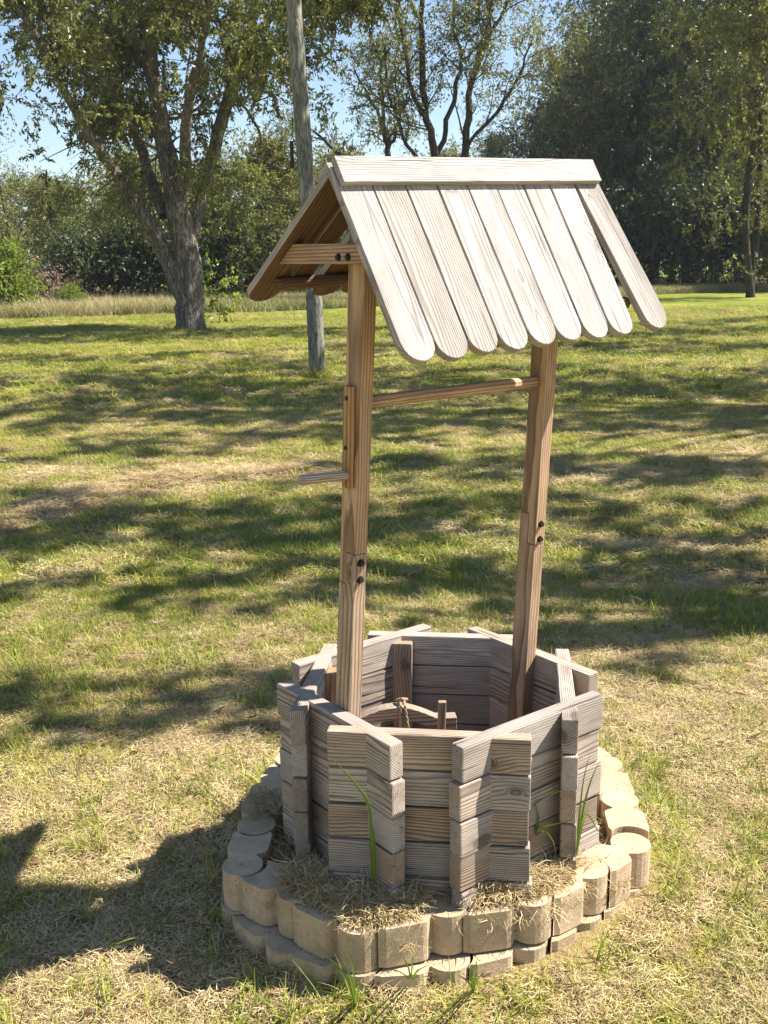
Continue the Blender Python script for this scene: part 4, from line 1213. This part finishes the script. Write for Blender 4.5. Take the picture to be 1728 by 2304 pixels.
for i, (px, Y, v, s) in enumerate(((180, 42, 'bushA', .9), (260, 43, 'bushA', 1.0), (350, 42, 'bushA', 1.0), (420, 43, 'bushA', 1.0), (500, 44, 'bushA', .95), (570, 45, 'bushA', .9), (640, 47, 'bushB', .8), (700, 48, 'bushA', .9), (760, 50, 'bushA', .9), (840, 54, 'bushA', 1.0), (930, 58, 'bushA', 1.1), (1020, 60, 'bushA', 1.1))):
    put(v, px, Y, 'low shrub at the back of the meadow, left and centre', 'shrub', 'shrub', rz=i * 1.1, sc=s, group='shrubs at the back of the meadow')
put('bushB', -8, 36, 'yellow green rounded bush at the left edge of the photo', 'shrub', 'shrub', rz=.6, sc=.80)
put('bushB', 158, 38, 'small bright shrub beside the brush pile', 'shrub', 'shrub', rz=2.6, sc=.33)

# sapling shoots beside the pecan trunk
gq = np.random.default_rng(8)
p = at(492, 700, 30); p.z = 0
V, F, T = clump_leaves(np.array([[0, 0, 1.5], [0.3, 0, 1.2], [-.35, 0, 1.0], [0.1, 0, 0.6], [.45, 0, .8], [-.2, 0, .5], [-.3, 0, 1.5], [.1, 0, .3]]), 0.33, 44, gq, (0.11, 0.18), 0.5, 0.5)
tree_obj('sapling', p, limbs_mesh('sapling_stem', [(smooth_path([(0, 0, 0), (0.05, 0, .5), (.1, 0, 1.2)]), np.linspace(.012, .004, 11))], M['bark_dark'], 5),
         crown_mesh('sapling_leaves', [(V, F, T)], M['leaf_bright']), 'broad-leaved bright sapling just right of the pecan trunk')

# brush pile
def brush():
    g = np.random.default_rng(12)
    p = at(90, 655, 39); p.z = 0
    tubes = []
    for i in range(230):
        a = np.array([g.normal(.4, 1.9), g.normal(0, .6), abs(g.normal(.1, .3))]); a[2] *= max(.1, 1 - abs(a[0]) / 3.5)
        d = g.normal(0, 1, 3); d[2] = abs(d[2]) * .35; d[0] *= 1.6; d /= np.linalg.norm(d)
        L = g.uniform(.5, 1.7)
        P = np.array([a, a + d * L * .5 + g.normal(0, .08, 3), a + d * L + g.normal(0, .1, 3)])
        tubes.append((P, [g.uniform(.014, .035), .012, .005]))
    root = empty('brush_pile', p); tag(root, 'pile of dead pinkish brown branches on the meadow at the far left', 'brush pile')
    b_ = link('branches', limbs_mesh('brush_branches', tubes, bark('dead_branch', (0.14, 0.10, 0.08), (0.33, 0.27, 0.22), 1, .3), 5, .1), root); b_['kind'] = 'stuff'
    C = np.stack([g.normal(-.3, .75, 90), g.normal(0, .4, 90), abs(g.normal(.9, .38, 90))], 1)
    V, F, T = clump_leaves(C, .3, 30, g, (.1, .18), .4, .3)
    l_ = link('dead_leaves', crown_mesh('brush_leaves', [(V, F, T)], M['twig_dead']), root); l_['kind'] = 'stuff'
brush()

# meadow strip of tall grass beyond the lawn
def meadow():
    g = np.random.default_rng(31)
    n = 19000
    x = g.uniform(-26, 34, n); t = g.random(n)
    edge = np.interp(x, [-26, -14, -4, 4, 14, 30], [30, 33, 37, 44, 50, 55])
    y = edge + t ** 1.2 * 22 + g.normal(0, .25, n)
    tall = np.interp(x, [-20, -6, 0, 10, 30], [1.05, .95, .55, .55, .8])
    s = g.uniform(.8, 1.3, n)
    tint = np.interp(x, [-20, -9, -4, 4, 14, 30], [.75, .65, .35, .3, .45, .5]) + g.normal(0, .16, n) + (vnoise(x, y, 2.5) - .5) * .5
    o = scatter('meadow_grass', 'meadow', np.c_[x, y, np.zeros(n)], np.c_[g.normal(0, .08, n), g.normal(0, .08, n), g.random(n) * 6.28], np.c_[s, s, s * tall], np.clip(tint, 0, 1))
    tag(o, 'unmown tan and green meadow grass along the far edge of the lawn', 'grass')
meadow()

# ------------------------------------------------------------------ utility pole
def pole():
    Y = 15.4
    base = at(714, 842, Y); base.z = -0.02; top_ = at(655, -60, Y); b = np.array(base)
    top_ = top_ + (top_ - base) * 0.35
    P = smooth_path([b * 0, (np.array(at(705, 640, Y)) - b), (np.array(at(684, 330, Y)) - b), np.array(at(660, 0, Y)) - b, np.array(top_) - b], 8)
    rr = np.interp(np.linspace(0, 1, len(P)), [0, .5, 1], [0.120, 0.112, 0.098])
    root = empty('utility_pole', base); tag(root, 'weathered grey round utility pole leaning slightly left behind the well', 'utility pole')
    link('pole_shaft', limbs_mesh('pole_shaft', [(P, rr)], M['pole'], 20, 0.012), root)
    c = Vector(np.array(at(657, 348, Y)) - b)
    me = prism('meter_bracket', rect(0.36, 0.045), 0.05, 0.004)
    o = link('bracket', me, root, M['iron']); o.matrix_local = xf(c + Vector((0, 0, 0)), ZZ, (-1, 0, 0))
    o['label'] = 'narrow dark metal strip on the left face of the pole'
    # thin cable down the pole
    q = [np.array(at(x, y, Y - 0.12)) - b for x, y in ((657, 250), (660, 320))]
    link('cable', limbs_mesh('cable', [(q, [0.006, 0.006])], M['iron'], 5, 0), root)
pole()

def collar_grass():
    g = np.random.default_rng(91); P = []
    for c, r0, r1, n in ((at(714, 842, 15.4), .10, .34, 46), (at(428, 737, 26.8), .45, .9, 60), (at(560, 742, 26.5), .1, .8, 10)):
        for _ in range(n):
            a = g.random() * 6.283; r = g.uniform(r0, r1) * (0.7 + 0.3 * g.random())
            P.append((c.x + r * math.cos(a), c.y + r * math.sin(a), 0.0))
    n = len(P); s = g.uniform(.7, 1.3, n)
    o = scatter('untrimmed_grass', 'tall', P, np.c_[g.normal(0, .12, n), g.normal(0, .12, n), g.random(n) * 6.28], np.c_[s * 1.8, s * 1.8, s * 1.5], g.uniform(.3, .9, n))
    tag(o, 'untrimmed grass round the foot of the pole and the big pecan', 'grass')
collar_grass()

# ------------------------------------------------------------------ pecans outside the right edge whose crowns shade the lawn
BANDS = [  # photo pixels x0,x1,y0,y1, cover
    (0, 300, 740, 770, .6), (480, 1728, 740, 762, .55), (0, 640, 800, 822, .6), (760, 1728, 775, 800, .6), (250, 1728, 830, 905, .75), (0, 400, 850, 875, .6),
    (0, 560, 920, 955, .75), (640, 1728, 930, 985, .75), (1250, 1728, 880, 920, .6), (900, 1728, 1035, 1085, .65), (300, 900, 895, 925, .5), (0, 420, 1010, 1035, .3), (300, 760, 985, 1005, .4),
    (0, 700, 1150, 1235, .85), (560, 1728, 1130, 1165, .55), (820, 1728, 1205, 1245, .6), (0, 900, 1295, 1340, .5), (330, 800, 1400, 1425, .3), (800, 1728, 1365, 1425, .35), (1150, 1728, 1290, 1315, .3),
    (0, 600, 1545, 1650, .25), (640, 900, 1445, 1475, .3), (1350, 1728, 1440, 1490, .35), (0, 250, 1105, 1135, .4)]
def shade_trees():
    g = np.random.default_rng(15)
    targets = []
    for x0, x1, y0, y1, c in BANDS:
        a, b2, d, e = onz(x0, (y0 + y1) / 2), onz(x1, (y0 + y1) / 2), onz(864, y1), onz(864, y0)
        area = abs(b2.x - a.x) * abs(e.y - d.y)
        Yc = (d.y + e.y) / 2
        rad = float(np.clip(0.05 * Yc + 0.01, 0.15, 0.6))
        hm = abs(e.y - d.y); step = rad * 1.15
        rows = max(1, int(round(hm / (rad * 1.25))))
        for rw in range(rows):
            yc = y0 + (y1 - y0) * (rw + 0.5) / rows
            xa, xb = onz(x0 - 40, yc), onz(x1 + 120, yc)
            x = xa.x; drift = 0.0
            while x < xb.x:
                drift = drift * 0.85 + g.normal(0, rad * 0.16)
                if g.random() < 0.55 + 0.5 * c:
                    targets.append((x, xa.y + (xb.y - xa.y) * (x - xa.x) / (xb.x - xa.x + 1e-6) + drift, rad * g.uniform(.8, 1.15)))
                    if g.random() < 0.22: targets.append((x + g.normal(0, rad * .5), xa.y + g.normal(0, rad * .5), rad * .8))
                elif g.random() < 0.8: x += step * g.uniform(.5, 1.5)
                x += step * g.uniform(.7, 1.2)
    targets = np.array(targets)
    az = np.array([math.cos(SUN_AZ), math.sin(SUN_AZ)]) / math.tan(SUN_EL)
    C, Rd = [], []
    for x, y, rad in targets:
        h = g.uniform(5.5, 7.5) if y < 6 else g.uniform(8, 12)
        for _ in range(14):
            p = np.array([x + az[0] * h, y + az[1] * h, h]); pr = project(p[None])[0]
            if pr[2] < 0 or not (-140 < pr[0] < 1728 + 140 and -140 < pr[1] < 2304): break
            h += 1.2
        dx, dy = x - 0.14, y - 2.53
        al = dx * math.cos(SUN_AZ) + dy * math.sin(SUN_AZ); pe = abs(-dx * math.sin(SUN_AZ) + dy * math.cos(SUN_AZ))
        if al < 0.9 and pe < 0.82 + rad: continue
        C.append(p); Rd.append(rad)
    C = np.array(C); Rd = np.array(Rd)
    roots = [(6.0, 5.0), (8.5, 11.5), (11.5, 19.5), (15.0, 29.0)]
    own = np.argmin([np.hypot(C[:, 0] - x, C[:, 1] - y) for x, y in roots], axis=0)
    labs = ['nearest yard pecan standing outside the right edge', 'second yard pecan beyond the right edge', 'third yard pecan beyond the right edge', 'farthest yard pecan beyond the right edge']
    for k, (x, y) in enumerate(roots):
        Ck = C[own == k]; Rk = Rd[own == k]
        if len(Ck) < 3: continue
        b = np.array([x, y, 0.0]); L = Ck - b
        tubes = [(smooth_path([(0, 0, 0), (0.1, 0.1, 2.0), (-.1, .2, 4.0), (0, .1, 6.5)], 4), np.linspace(.32, .16, 13))]
        # limbs towards groups of clumps
        m = min(16, len(L)); ids = g.choice(len(L), m, replace=False)
        for i in ids:
            e = L[i]; s0 = np.array([0, .1, g.uniform(2.5, 5.5)])
            P = smooth_path([s0, s0 * .5 + e * .5 + np.array([0, 0, .6]), e], 5, .05, g)
            W = P + b; pr = project(W)
            if ((pr[:, 2] > 0) & (pr[:, 0] < 1800) & (pr[:, 1] > -60)).any(): continue
            gx = W[:, 0] - 0.14 - W[:, 2] * az[0]; gy = W[:, 1] - 2.53 - W[:, 2] * az[1]
            pe = np.abs(-gx * math.sin(SUN_AZ) + gy * math.cos(SUN_AZ))
            if ((pe < .85) & (gx < 1)).any(): continue
            tubes.append((P, np.linspace(.055, .012, len(P))))
        lp = []
        for sel, per, ll in ((Rk < .24, 60, (.10, .17)), ((Rk >= .24) & (Rk < .42), 66, (.15, .25)), (Rk >= .42, 78, (.20, .34))):
            if sel.any(): lp.append(clump_leaves(L[sel], Rk[sel], per, g, ll, .42, .2, flat=.8))
        tree_obj('pecan_tree', (x, y, 0), limbs_mesh('shade_trunk', tubes, M['bark'], 8), crown_mesh('shade_crown', lp, M['leaf_pecan']), labs[k])
shade_trees()

# ------------------------------------------------------------------ added thin volume standing in for lens flare veil, lifts distant blacks
def lens_veil():
    bm = bmesh.new(); bmesh.ops.create_cube(bm, size=1.0)
    me = bpy.data.meshes.new('lens_veil'); bm.to_mesh(me); bm.free()
    me.transform(Matrix.Translation((0, 150, 18)) @ Matrix.Diagonal((1000, 1200, 40, 1)))
    m = bpy.data.materials.new('veil_volume'); m.use_nodes = True; n = m.node_tree; n.nodes.clear()
    out = n.nodes.new('ShaderNodeOutputMaterial'); v = n.nodes.new('ShaderNodeVolumePrincipled')
    v.inputs['Color'].default_value = (0.86, 0.92, 1.0, 1); v.inputs['Density'].default_value = 0.00045
    v.inputs['Anisotropy'].default_value = 0.3
    n.links.new(v.outputs[0], out.inputs['Volume'])
    tag(link('lens_veil', me, None, m), 'thin pale volume added over the yard to imitate lens flare veil', kind='stuff')
lens_veil()
